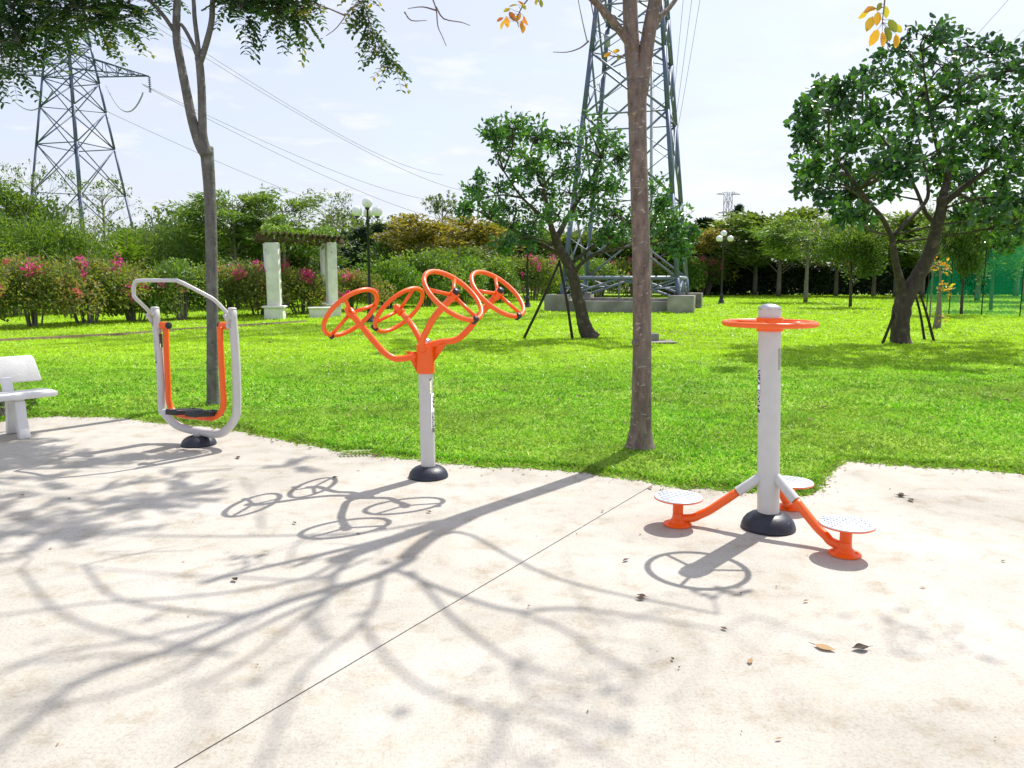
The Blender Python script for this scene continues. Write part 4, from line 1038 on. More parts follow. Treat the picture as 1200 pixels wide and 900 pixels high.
for k, (lb, pts, y) in enumerate([('short dark stake on the near side of the thick bent trunk', [(1034, 393), (1051, 356)], 17.6), ('long dark stake crossing behind the thick bent trunk', [(1095, 394), (1074, 332)], 18.6), ('steep dark stake close behind the thick bent trunk', [(1084, 392), (1073, 345)], 18.9)]):
    a, b = P(*pts[0], y), P(*pts[1], y + .2); a[2] = 0; mb = MB(); tube(mb, [a, (a + b) / 2 + [.02, 0, .01], b], [.034, .026], seg=8, k=3, wob=.04)
    tag(mb.build('tree_stake', M['stake'], smooth=True, origin=a), lb, 'stake', 'stakes propping the lawn trees')

# ================================================================== PYLONS AND WIRES
def lattice(name, label, base, rot, levels, halfw, mat, matb, legw, braw, arms=(), detail=True, skip_first=False, insul=True):
    """four leg lattice tower: levels = node heights, halfw(z) = half width"""
    root = thing(name, label, 'pylon', tuple(base))
    b = np.array(base); ca, sa = math.cos(rot), math.sin(rot)
    def pt(sx, sy, z):
        h_ = halfw(z); x, y = sx * h_, sy * h_
        return b + [ca * x - sa * y, sa * x + ca * y, z]
    cs = [(-1, -1), (1, -1), (1, 1), (-1, 1)]
    for sx, sy in cs:
        mb = MB(); q = [pt(sx, sy, z) for z in levels]
        for a, c in zip(q[:-1], q[1:]): tube(mb, [a, c], [legw / 2, legw / 2], seg=4, k=1)
        mb.build('leg', M[mat], root)
    for k in range(4):
        (ax, ay), (bx, by) = cs[k], cs[(k + 1) % 4]; mb = MB()
        for i, (z0, z1) in enumerate(zip(levels[:-1], levels[1:])):
            A0, B0, A1, B1 = pt(ax, ay, z0), pt(bx, by, z0), pt(ax, ay, z1), pt(bx, by, z1)
            if i == 0 and skip_first:
                m1 = (A1 + B1) / 2; bar(mb, A0, m1, braw * 1.2); bar(mb, B0, m1, braw * 1.2); bar(mb, A1, B1, braw * 1.9)
                bar(mb, m1, (A0 + B0) / 2, braw * .8); bar(mb, (A0 + A1) / 2, (A0 + m1) / 2, braw * .7); bar(mb, (B0 + B1) / 2, (B0 + m1) / 2, braw * .7)
                bar(mb, A0, (A0 + m1) / 2 + [0, 0, .0], braw * .7); bar(mb, A1, (A0 + m1) / 2, braw * .8); bar(mb, B1, (B0 + m1) / 2, braw * .8)
                continue
            bar(mb, A0, B1, braw); bar(mb, B0, A1, braw)
            X0 = (A0 + B0 + A1 + B1) / 4
            if detail:
                pass
                bar(mb, (A0 + A1) / 2, X0 * .55 + (A0) * .45, braw * .42); bar(mb, (B0 + B1) / 2, X0 * .55 + B0 * .45, braw * .42)
                bar(mb, (A0 + A1) / 2, X0 * .55 + (A1) * .45, braw * .42); bar(mb, (B0 + B1) / 2, X0 * .55 + B1 * .45, braw * .42)
            if i % 2 == 0: bar(mb, A1, B1, braw * .8)
        mb.build('bracing', M[matb], root)
    for z in levels[2::2]:
        mb = MB(); bar(mb, pt(-1, -1, z), pt(1, 1, z), braw * .6); bar(mb, pt(1, -1, z), pt(-1, 1, z), braw * .6); mb.build('diaphragm', M[matb], root)
    tips = []
    for z, ln, adir in arms:
        d = np.array([math.cos(adir), math.sin(adir), 0])
        for s_ in (-1, 1):
            mb = MB(); tip = b + d * s_ * ln + [0, 0, z]
            n4 = sorted([(-(np.dot((pt(*c, z) - b) * [1, 1, 0], d * s_)), c) for c in cs])[:2]
            roots = [pt(*c, z) for _, c in n4] + [pt(*c, z + ln * .22) for _, c in n4]
            if len(roots) < 4: continue
            for r_ in roots: bar(mb, r_, tip, braw * 1.1, braw * .8)
            for q in (.2, .4, .6, .8):
                pq = [r_ + (tip - r_) * q for r_ in roots]
                p2 = [r_ + (tip - r_) * (q - .2) for r_ in roots]
                bar(mb, pq[0], pq[1], braw * .6); bar(mb, pq[0], pq[2], braw * .6); bar(mb, pq[1], pq[3], braw * .6); bar(mb, p2[2], pq[0], braw * .6); bar(mb, p2[3], pq[1], braw * .6); bar(mb, p2[0], pq[1], braw * .5)
            ar = mb.build('cross_arm', M[matb], root)
            if insul:
                mb = MB(); prof = [(.03, 0)]
                for q in range(9): prof += [(.03, -.13 * q - .02), (.13, -.13 * q - .07), (.03, -.13 * q - .10)]
                lathe(mb, tip, prof, 8); mb.build('insulator', M['ceramic'], root).parent = ar
            tips.append(tip)
    return root, tips


# the near pylon on its concrete plinth
rotp = math.radians(-17)
pb = (P(721, 366, 34.4) + P(752, 362, 38.8)) / 2; pb = np.array([5.5, 36.8, 0.0])
rootp, _ = lattice('power_pylon', 'blue grey lattice pylon rising from a concrete plinth behind the leaning lawn tree', pb + [0, 0, .62], rotp,
                   [0, .9, 4.5, 8.1, 10.8, 12.8, 14.6, 16.4, 18.2, 20, 22, 23.5, 25.6, 28, 31, 34], lambda z: max(.75, 2.6 - z * .093), 'steel', 'steel_mid', .22, .10,
                   arms=((23.5, 4.5, rotp), (27.5, 4.2, rotp), (31.5, 3.8, rotp)), skip_first=True)
mb = MB(); a, b = P(763.5, 300, 34.9), P(764, 62, 35.3); bar(mb, a * [1, 1, 0] + [0, 0, .7], b, .15, .13); mb.build('conduit', M['steel_light'], rootp)
mb = MB(); box(mb, P(712, 48, 36.2), (.22, .15, .5)); mb.build('junction_box', M['steel_light'], rootp)
pth = thing('concrete_plinth', 'stained grey concrete plinth of four blocks and low walls under the pylon', 'plinth', (pb[0], pb[1], 0))
cr, sr = math.cos(rotp), math.sin(rotp)
def rp2(x, y): return np.array([pb[0] + cr * x - sr * y, pb[1] + sr * x + cr * y, 0.])
for x, y, w, h_ in ((-2.75, -2.75, 1.0, .80), (2.75, -2.75, 1.1, .80), (2.8, 2.8, 1.0, .80), (-2.75, 2.75, 1.0, .80)):
    mb = MB(); box(mb, rp2(x, y) + [0, 0, h_ / 2 - .12], (w, w, h_ + .2), rotp); mb.build('footing_block', M['grey_concrete'], pth, bevel=.02)
for x, y, w, d in ((0, -2.7, 4.49, .35), (0, 2.7, 4.49, .35), (-2.7, 0, .35, 4.49), (2.7, 0, .35, 4.49)):
    mb = MB(); box(mb, rp2(x, y) + [0, 0, .20], (w, d, .62), rotp); mb.build('plinth_wall', M['grey_concrete'], pth, bevel=.02)
mb = MB(); box(mb, rp2(0, 0) + [0, 0, .12], (5.0, 5.0, .4), rotp); mb.build('plinth_slab', M['grey_concrete'], pth)

# the pylon behind the flowering bushes
lb_ = P(99, 300, 58); lb_[2] = 0.
lv = [0, 3.4, 7.6, 11.0, 13.6, 15.6, 17.0, 18.1, 20.0, 21.6, 23.5, 25.5, 28, 31]
rootl, tipsl = lattice('power_pylon', 'lattice pylon with level cross arms rising behind the flowering bushes', lb_, math.radians(-15), lv,
                       lambda z: max(.72, (2.95 - z * .108)), 'steel', 'steel', .19, .10, arms=((16.1, 5.4, 0.12), (20.9, 5.0, 0.12), (25.5, 4.6, 0.12)), detail=False)
fb = P(849, 345, 215); fb[2] = 0.
rootf, tipsf = lattice('power_pylon', 'tiny distant pylon above the tree line behind the globe lamp', fb, .3, [0, 6, 11, 15, 18.5, 21.2, 24.5], lambda z: max(.8, 1.9 - z * .06), 'steel_light', 'steel_light', .20, .11,
                       arms=((19, 2.9, .1), (24., 3.4, .1)), detail=False, insul=False)


def wire(a, b, sag, label, r=.02, n=40):
    a = np.array(a, float); b = np.array(b, float); t = np.linspace(0, 1, n)[:, None]
    q = a + (b - a) * t; q[:, 2] -= (4 * sag * t * (1 - t))[:, 0]
    mb = MB(); rr = np.linspace(r, r * 3.0, n); tube(mb, q, rr, seg=4, k=1)
    tag(mb.build('power_cable', M['wire'], origin=a), label, 'cable', 'overhead power cables')


tR = sorted([t for t in tipsl], key=lambda t: -t[0])[:3]; tR = sorted(tR, key=lambda t: t[2])
for k, (u0, v0, u1, v1, lb) in enumerate([(166, 98, 540, 236, 'thin power cable from the lowest arm of the pylon behind the bushes'), (168, 100, 560, 262, 'lower companion cable of the same low pylon arm'),
                                          (168, 22, 560, 226, 'thin cable leaving the middle arm of the bush pylon'), (150, 2, 520, 205, 'faint uppermost cable crossing the pale sky above the pergola'),
                                          (120, 128, 500, 262, 'lowest faint cable passing just above the pergola')]):
    a = P(u0, v0, 58); b = P(u1, v1, 210)
    b = a + (b - a) * 1.0
    wire(a, b, 2.5, lb, r=.022)
for k, (u0, v0, u1, v1, y0, lb) in enumerate([(812, -120, 783, 175, 30, 'steep cable beside the near pylon, closest to its legs'), (826, -120, 786, 178, 30, 'middle of three steep cables beside the near pylon'), (840, -120, 788, 182, 30, 'outermost of three steep cables beside the near pylon'),
                                              (1225, -50, 1075, 105, 24, 'upper cable above the large dark crown'), (1290, -60, 1095, 130, 24, 'second cable above the large dark crown'), (672, -30, 688, 48, 28, 'short thin cable meeting the near pylon leg')]):
    wire(P(u0, v0, y0), P(u1, v1, 120 if k != 5 else 34.9), .6 if k != 5 else .1, lb, r=.010)
# jumper loops hanging from the lower arm of the bush pylon
for u0, u1, v_, lb in ((2, 62, 98, 'sagging jumper cable under the far end of the bush pylon arm'), (124, 168, 100, 'sagging jumper cable under the near end of the bush pylon arm')):
    a, b = P(u0, v_, 58), P(u1, v_ + 8, 58); wire(a, b, 1.6, lb, .022, 14)

# ================================================================== LAMPS
def globe_lamp(base, label):
    b = np.array(base); b[2] = 0.02
    root = thing('street_lamp', label, 'street lamp', tuple(b), 'black globe lamps along the lawn')
    mb = MB(); lathe(mb, b, [(.20, -.05), (.20, .08), (.16, .10), (.15, .22), (.11, .26), (.10, .42), (.13, .46), (.13, .50), (.08, .54), (.06, .62), (.052, .66), (.045, 3.35), (.07, 3.37), (.07, 3.42), (.04, 3.46), (.03, 3.75), (.07, 3.77), (.07, 3.80)], 16)
    mb.build('post', M['lamp_post'], root, smooth=True)
    top = b + [0, 0, 3.80]
    def globe(c, par):
        m2 = MB(); pr = [(.001, -.175)] + [(.175 * math.sin(a), -.175 * math.cos(a)) for a in np.linspace(.15, math.pi - .15, 11)] + [(.001, .175)]
        lathe(m2, c + [0, 0, .19], pr, 20); m2.build('globe', M['globe'], root, smooth=True)
        m2 = MB(); lathe(m2, c, [(.05, -.03), (.085, 0), (.085, .03), (.06, .035)], 12); m2.build('globe_cup', M['lamp_post'], root, smooth=True)
    globe(top, root)
    for q in range(3):
        a = math.radians(120 * q - 24); d = np.array([math.cos(a), math.sin(a), 0])
        tip = b + d * .38 + [0, 0, 3.50]
        m2 = MB(); tube(m2, [b + d * .04 + [0, 0, 3.30], b + d * .16 + [0, 0, 3.22], b + d * .30 + [0, 0, 3.26], b + d * .38 + [0, 0, 3.38], tip], .016, seg=6, k=4)
        tube(m2, [b + d * .05 + [0, 0, 3.52], b + d * .15 + [0, 0, 3.55], b + d * .22 + [0, 0, 3.47], b + d * .18 + [0, 0, 3.40], b + d * .12 + [0, 0, 3.44]], .013, seg=6, k=4)
        m2.build('scroll_arm', M['lamp_post'], root, smooth=True)
        globe(tip, root)
    return root


globe_lamp(G(434, 379), 'black lamp with white globes standing between the pergola and the orange wheels')
globe_lamp(G(845, 357), 'black lamp with white globes standing alone between the pylon plinth and dark hedge')
globe_lamp(G(618, 361), 'black lamp post whose globes hide in the leaning tree crown')

# ================================================================== PERGOLA
pg = thing('pergola', 'weathered white pergola with rotting dark beams and creeper on top', 'pergola', tuple(G(350, 374)))
def pillar(u0, u1, vb, vt, Y_, rot):
    cxy = P((u0 + u1) / 2, vb, Y_) * [1, 1, 0]; w = (u1 - u0) / 900 * Y_ * .92
    zt = P(0, vt, Y_)[2]; zb = P(0, 358, Y_)[2] if vt else 1
    cxy[1] += w / 2
    mb = MB(); box(mb, cxy + [0, 0, (zt + .40) / 2], (w, w, zt - .40), rot); pl = mb.build('pillar', M['pillar'], pg, bevel=.015)
    mb = MB(); box(mb, cxy + [0, 0, .20], (w * 1.45, w * 1.45, .50), rot); mb.build('pillar_base', M['pillar'], pg, bevel=.02)
    mb = MB(); box(mb, cxy + [0, 0, .49], (w * 1.75, w * 1.75, .07), rot); mb.build('base_moulding', M['pillar'], pg, bevel=.01)
    return cxy, zt
p1, zt1 = pillar(312.5, 328.5, 375, 284, 28.0, .12)
p2, zt2 = pillar(382.5, 394.7, 371.5, 284, 30.6, .5)
p3, _ = pillar(377, 386, 370, 284, 33.0, .5)
p4 = p1 + (p3 - p2) * 1.1
mb = MB(); box(mb, p4 + [0, 0, 1.45], (.42, .42, 2.9), .5); mb.build('pillar', M['pillar'], pg)
dpg = unit(p2 - p1); npg = unit(p3 - p2)
ang = math.atan2(dpg[1], dpg[0]); zt = (zt1 + zt2) / 2
Xp = np.array([dpg, npg, [0, 0, 1]])
for o in (0, 1):
    mb = MB(); q = (p1 + p2) / 2 + npg * o * 2.6; ln = np.linalg.norm(p2 - p1) + 1.5
    box(mb, q + [0, 0, zt + .11], (ln, .14, .20), X=Xp); mb.build('beam', M['old_wood'], pg, bevel=.01)
for q_ in np.linspace(-.8, 1 + .18, 15):
    mb = MB(); q = p1 + (p2 - p1) * ((q_ + .8) / 1.98 * 1.36 - .18) + npg * 1.3
    box(mb, q + [0, 0, zt + .26 + rng.uniform(-.01, .01)], (.09, 3.9 + rng.uniform(-.3, .2), .11), X=np.array([unit(dpg + npg * rng.uniform(-.04, .04)), npg, [0, 0, 1]])); mb.build('rafter', M['old_wood'], pg)
fol = MB(); n = 3200
t = rng.random(n); s_ = rng.random(n)
base = p1 + (p2 - p1) * (t[:, None] * 1.3 - .12) + npg * (s_[:, None] * 3.2 - .3) + np.stack([0 * t, 0 * t, zt + .33 + (np.sin(t * 9) * .12 + .16 + .10 * np.sin(t * 23 + 1)) * rng.random(n)], -1)
leaves(fol, base, rvec(n) + [0, 0, .2], .10 + .06 * rng.random(n), .5)
n = 260; t = rng.random(n)
hb_ = p1 + (p2 - p1) * (t[:, None] * 1.2 - .1) + npg * rng.uniform(-.3, .2, (n, 1)) + np.stack([0 * t, 0 * t, zt + .2 - rng.random(n) ** 2 * .5], -1)
leaves(fol, hb_, rvec(n) + [0, 0, -1], .10 + .05 * rng.random(n), .5)
ce = fol.build('creeper', M['leaf_lime'], None, origin=p1); tag(ce, 'yellow green creeper spreading over the pergola beams', 'creeper')
mb = MB(); q = P(374, 373, 29.4) * [1, 1, 0]; box(mb, q + [0, .25, .17], (.85, .5, .38), .3); box(mb, q + [0, .25, .385], (.95, .6, .06), .3)
tag(mb.build('stone_block', M['pillar'], origin=q, bevel=.01), 'low pale stone block seat between the two pergola pillars', 'stone seat')
q = P(764, 404, 18.2) * [1, 1, 0]
mb = MB(); box(mb, q + [0, .2, .09], (.30, .38, .27), .1); box(mb, q + [.05, .0, .035], (.9, .6, .03), .2)
tag(mb.build('utility_block', M['grey_concrete'], origin=q, bevel=.01), 'small grey concrete block on the lawn peeking from behind the tall trunk', 'concrete block')

# ================================================================== BACKGROUND PLANTING
PROTO = {}; SIZE = {}


def proto_bush(name, rx, ry, rz, n, leaf, mat, flowers=0, fmat=None, aspect=.55, stems=14, lumps=14, seed=0, flat=.35, fclumps=9, fcol2=None):
    """a bush at the origin: arching stems, lumpy leaf mass, optional flower bunches"""
    wood = MB(); fol = MB(); root = bpy.data.objects.new(name, None); COL.objects.link(root)
    for _ in range(stems):
        e = in_ball(1, .4)[0] * [rx, ry, 0] * .8 + [0, 0, rz * rng.uniform(1.2, 1.9)]
        tube(wood, [e * [.25, .25, 0], e * [.55, .55, .55], e], [.03, .018, .006], seg=5, k=3, cap=False)
    L_ = []
    for _ in range(lumps):
        d = rvec(1)[0]; d[2] = abs(d[2]) * 1.1 - .35
        L_.append((d * [rx, ry, rz] * rng.uniform(.45, .88) + [0, 0, rz * .80], rng.uniform(.32, .55)))
    k = rng.integers(0, lumps, n); C_ = np.array([l[0] for l in L_])[k]; R_ = np.array([l[1] for l in L_])[k][:, None] * np.array([rx, ry, rz]) * 1.05
    p = C_ + in_ball(n, .30) * R_; p[:, 2] = np.where(p[:, 2] < .03, rng.random(n) * rz * .8, p[:, 2]); tone = rng.random(lumps)[k]
    ok = p[:, 2] > .03; p, tone, C_ = p[ok], tone[ok], C_[ok]; m_ = len(p)
    leaves(fol, p, unit(p - C_) * .8 + rvec(m_) * .8, leaf * (.6 + .8 * rng.random(m_)), aspect, rnd=np.clip(.5 * tone + .5 * rng.random(m_), 0, 1), flat=flat)
    # loose arching shoots break the outline
    for _ in range(int(lumps * 1.8)):
        d = rvec(1)[0]; d[2] = abs(d[2]) + .35; d = unit(d); c = L_[rng.integers(lumps)][0]; ln = rng.uniform(.5, 1.0) * rz * .75
        q = np.array([c + d * ln * s * 1.15 + np.array([0, 0, -.30]) * ln * s * s for s in np.linspace(.2, 1, 6)])
        tube(wood, q, [.006, .003], seg=3, k=1, cap=False); m_ = 22
        leaves(fol, q[rng.integers(0, 6, m_)] + rvec(m_) * leaf * .8, rvec(m_) + d, leaf * (.7 + .5 * rng.random(m_)), aspect, rnd=.35 + .5 * rng.random(m_), flat=flat)
    wood.build('stems', M['bark_pale'], root, smooth=True); fol.build('foliage', M[mat], root)
    if flowers:
        for mt_, nf in ((fmat, flowers), (fcol2, flowers // 2)):
            if not mt_: continue
            fl = MB()
            for _ in range(fclumps if mt_ == fmat else max(3, fclumps // 2)):
                c, r = L_[rng.integers(lumps)]; d = rvec(1)[0]; d[1] = -abs(d[1]); d[2] = abs(d[2]) * .9 - .2
                q = c + unit(d) * r * np.array([rx, ry, rz]) * 1.03; sf = rng.uniform(.2, 1.7); m_ = int(nf * sf)
                sp = (.07 + .13 * sf) * rng.uniform(.8, 1.2)
                pp = q + in_ball(m_, .5) * [sp, sp, sp * 1.2]
                pp[:, 2] = np.maximum(pp[:, 2], .1)
                leaves(fl, pp, rvec(m_), .075 * (.6 + .7 * rng.random(m_)), .85, rnd=rng.random(m_), flat=.1)
            fl.build('blossom', M[mt_], root)
    return root


def proto_tree(name, h, tr, ch, cw, n, leaf, mat, bark, kind='round', lean=0.0, aspect=.5, multi=1):
    """a background tree at the origin. h total height, ch height where the crown starts, cw half crown width"""
    wood = MB(); fol = MB(); root = bpy.data.objects.new(name, None); COL.objects.link(root)
    for q in range(multi):
        off = rvec(1)[0] * [.25, .25, 0] * (q > 0)
        tube(wood, [off * .2, off + [lean * .3, 0, h * .33], off * 1.6 + [lean * .7, 0, h * .66], off + [lean, 0, h * .93]], [tr * 1.25, tr * .9, tr * .6, tr * .15], seg=8, k=3, wob=.03)
    nb = {'bare': 26, 'conifer': 30}.get(kind, 20)
    for i in range(nb):
        z0 = ch + (h - ch) * rng.uniform(0, .75); a = rng.uniform(0, 2 * math.pi)
        if kind == 'conifer': z0 = ch + (h - ch) * (i + .5) / nb * .97; w = cw * (1 - (z0 - ch) / (h - ch)) * rng.uniform(.6, 1) + .12; rise = .5
        elif kind == 'umbrella': w = cw * rng.uniform(.6, 1.0); rise = .28
        else: w = cw * math.sin(math.pi * min(.93, .30 + .62 * (z0 - ch) / (h - ch))) * rng.uniform(.65, 1.05); rise = rng.uniform(.2, .6)
        s0 = np.array([lean * z0 / h, 0, z0]); e = s0 + np.array([math.cos(a) * w, math.sin(a) * w, rise * w + (h - z0) * .22 * (kind != 'conifer')]); e[2] = min(e[2], h)
        mid = (s0 + e) / 2 + rvec(1)[0] * .12 * w + [0, 0, .1 * w]
        tube(wood, [s0, mid, e], [tr * .35, tr * .2, tr * .08], seg=5, k=3, cap=False)
        m_ = n // nb
        if kind == 'bare':
            for _ in range(4):
                e2 = e + rvec(1)[0] * w * .4 + [0, 0, w * .2]; tube(wood, [mid + (e - mid) * rng.random(), e2], [tr * .09, tr * .04], seg=3, k=1, cap=False)
                k_ = m_ // 4; leaves(fol, e2 + in_ball(k_, .6) * .16 * w, rvec(k_) + [0, 0, -.4], leaf * (.7 + .5 * rng.random(k_)), aspect, rnd=rng.random(k_))
            continue
        sub = 5; tone = rng.random()
        for _ in range(sub):
            t_ = rng.uniform(.45, 1.0); c = s0 + (e - s0) * t_ + rvec(1)[0] * w * .22; k_ = m_ // sub; r = w * rng.uniform(.16, .34) + .12
            tube(wood, [s0 + (e - s0) * t_ * .8, c], [tr * .1, tr * .05], seg=3, k=1, cap=False)
            fl = .35 if kind in ('pinnate', 'umbrella') else 1.0
            p = c + in_ball(k_, .45) * [r * 1.25, r * 1.25, r * (.4 if kind in ('pinnate', 'umbrella') else .75)]
            dr = rvec(k_) * .8 + unit(p - s0) + ([0, 0, 1.2] if kind == 'conifer' else [0, 0, -.5 if kind == 'pinnate' else 0])
            leaves(fol, p, dr, leaf * (.6 + .8 * rng.random(k_)), aspect, rnd=np.clip(.45 * tone + .55 * rng.random(k_), 0, 1), flat=.4 if kind != 'conifer' else .1)
    wood.build('trunk', M[bark], root, smooth=True); fol.build('crown', M[mat], root)
    return root


def proto_palm(name, h, n, ln, mat):
    wood = MB(); fol = MB(); root = bpy.data.objects.new(name, None); COL.objects.link(root)
    tube(wood, [[0, 0, 0], [.03, 0, h * .3], [.06, 0, h * .5]], [.12, .09, .07], seg=8, k=3)
    for i in range(n):
        a = i * 2.4 + rng.uniform(-.2, .2); el = rng.uniform(.45, 1.35); d = np.array([math.cos(a) * math.cos(el), math.sin(a) * math.cos(el), math.sin(el)])
        t_ = np.linspace(0, 1, 12)[:, None]; q = np.array([.06, 0, h * .5]) + d * ln * t_ + np.array([0, 0, -.55 * ln]) * t_ ** 2 * math.cos(el)
        tube(wood, q, [.02, .006], seg=3, k=1, cap=False); side = unit(np.cross(d, [0, 0, 1]))
        for s_ in (-1, 1):
            for sub in range(2):
                b_ = q[1:] + (q[1:] - q[:-1]) * sub * .5
                leaves(fol, b_, np.repeat((side * s_ + d * .6 + [0, 0, -.25])[None], 11, 0) + rng.standard_normal((11, 3)) * .08, ln * .26 * np.sin(np.linspace(.5, 2.8, 11)) + .05, .12, rnd=rng.random(11) * .7 + .2, flat=.7)
    wood.build('stem', M['bark_pale'], root, smooth=True); fol.build('crown', M[mat], root)
    return root


def place(key, maker, loc, sxy, sz, rotz, name, label, cat, group=None):
    """first use moves the prototype itself, later uses copy it"""
    if key not in PROTO:
        PROTO[key] = maker(); o = PROTO[key]
    else: o = copy_tree(PROTO[key])
    o.name = name
    if key not in SIZE:
        cr_ = [c for c in PROTO[key].children if c.name.split('.')[0] in ('crown', 'foliage')][0]
        v_ = np.empty(len(cr_.data.vertices) * 3, np.float32); cr_.data.vertices.foreach_get('co', v_); v_ = v_.reshape(-1, 3)
        SIZE[key] = (np.percentile(np.abs(v_[:, 0]), 95), np.percentile(v_[:, 2], 98.5))
    sxy /= SIZE[key][0]; sz /= SIZE[key][1]
    o.location = loc; o.scale = (sxy, sxy, sz); o.rotation_euler = (0, 0, rotz)
    for k_ in ('group',):
        if k_ in o.keys(): del o[k_]
    return tag(o, label, cat, group)


# ---- flowering bougainvillea row, near to far
BG = 'bougainvillea bushes bounding the lawn'
bushes = [  # u, v base, top v, half width px, kind, rot
    (-45, 390, 302, 48, 'bougA', 'rusty bougainvillea bush at the very end of the row behind the bench'),
    (25, 386, 304, 48, 'bougB', 'rust topped bougainvillea bush directly above the bench backrest'),
    (90, 382, 306, 46, 'bougC', 'brownish bougainvillea bush with pink bunches in front of the lattice pylon'),
    (148, 379, 312, 38, 'bougA', 'bougainvillea bush seen through the top of the air walker handle'),
    (205, 377, 308, 42, 'bougD', 'deep green flowering bush inside the air walker frame'),
    (262, 374, 312, 42, 'bougB', 'rusty flowering bush beside the slim dark trunk'),
    (300, 371, 310, 36, 'bougC', 'pink dotted bush behind the nearer pergola pillar'),
    (350, 369, 318, 36, 'bougE', 'bush covered in magenta blossom between the pergola pillars'),
    (408, 366, 318, 34, 'bougB', 'yellowish bush with salmon flowers beyond the farther pergola pillar'),
    (452, 363, 308, 32, 'lime', 'yellow green bush just beyond the first globe lamp'),
    (496, 360, 298, 34, 'bougD', 'dark leafy bush behind the lower pair of orange wheels'),
    (540, 357, 300, 34, 'lime', 'pale green bush behind the upper orange wheels'),
    (582, 355, 302, 32, 'bougD', 'dark bush beyond the uppermost orange wheel'),
    (622, 353, 302, 30, 'bougC', 'flower dotted bush behind the post hidden in the leaning tree'),
    (662, 351, 306, 30, 'lime', 'green bush behind the propping stakes of the leaning tree'),
    (702, 350, 306, 30, 'bougD', 'bush seen through the pylon legs beside the leaning trunk'),
    (742, 349, 305, 30, 'bougC', 'flower dotted bush behind the tall brown trunk'),
    (786, 348, 303, 30, 'lime', 'yellow green bush behind the pylon back corner'),
    (826, 347, 304, 28, 'bougC', 'bush with red flowers between plinth and lone globe lamp'),
]
MK = {
    'bougA': lambda: proto_bush('bougainvillea_bush', 1.7, 1.1, 1.2, 7000, .11, 'leaf_rusty', 60, 'flower_pink', fcol2='flower_salmon', fclumps=12),
    'bougB': lambda: proto_bush('bougainvillea_bush', 1.7, 1.1, 1.2, 7000, .11, 'leaf_rusty', 70, 'flower_salmon', fcol2='flower_pink', fclumps=11),
    'bougC': lambda: proto_bush('bougainvillea_bush', 1.7, 1.1, 1.2, 7000, .11, 'leaf_hedge', 70, 'flower_pink', fclumps=13),
    'bougD': lambda: proto_bush('bougainvillea_bush', 1.7, 1.1, 1.2, 6500, .12, 'leaf_fern', 18, 'flower_pink', fclumps=4),
    'bougE': lambda: proto_bush('bougainvillea_bush', 1.7, 1.1, 1.2, 6500, .11, 'leaf_hedge', 260, 'flower_pink', fclumps=14),
    'lime': lambda: proto_bush('leafy_bush', 1.7, 1.1, 1.2, 6000, .13, 'leaf_lime', 0),
    'tropic': lambda: proto_bush('feathery_shrub', 2.2, 1.8, 1.6, 8500, .20, 'leaf_fern', 0, aspect=.16, lumps=20, flat=.55),
    'round': lambda: proto_tree('round_tree', 5.5, .075, 1.2, 1.9, 5600, .21, 'leaf_row', 'bark_pale'),
    'round2': lambda: proto_tree('round_tree', 5.5, .09, 1.2, 2.1, 5800, .21, 'leaf_wood', 'bark_dark', lean=.3),
    'brown': lambda: proto_tree('yellowing_tree', 5.5, .075, 1.5, 2.0, 4600, .20, 'leaf_brown', 'bark_pale', kind='umbrella'),
    'pinn': lambda: proto_tree('feathery_tree', 5.8, .07, 2.4, 1.9, 4600, .24, 'leaf_fern', 'bark_pale', kind='pinnate', aspect=.24),
    'bare': lambda: proto_tree('sparse_tree', 6, .07, 2.6, 1.6, 1000, .15, 'leaf_wood', 'bark_pale', kind='bare'),
    'conif': lambda: proto_tree('dark_conifer', 7, .10, .6, 1.1, 5200, .42, 'leaf_conifer', 'bark_dark', kind='conifer', aspect=.14),
    'palm': lambda: proto_palm('broad_palm', 3.2, 16, 1.6, 'leaf_lime'),
    'wispy': lambda: proto_tree('wispy_tree', 8, .09, 3.0, 1.3, 2600, .18, 'leaf_row', 'bark_pale', kind='bare'),
}
for i, (u, vb, vt, hw, key, lb) in enumerate(bushes):
    b = G(u, vb); Yb = b[1]; zt_ = P(0, vt, Yb)[2]; w = hw * 1.15 / 900 * Yb
    place(key, MK[key], (b[0], b[1] + .6, 0), w, zt_, rng.uniform(0, 6.28) if key in ('lime', 'bougD') else rng.uniform(-.5, .5),
          'leafy_bush' if key == 'lime' else 'bougainvillea_bush', lb, 'bush', BG)

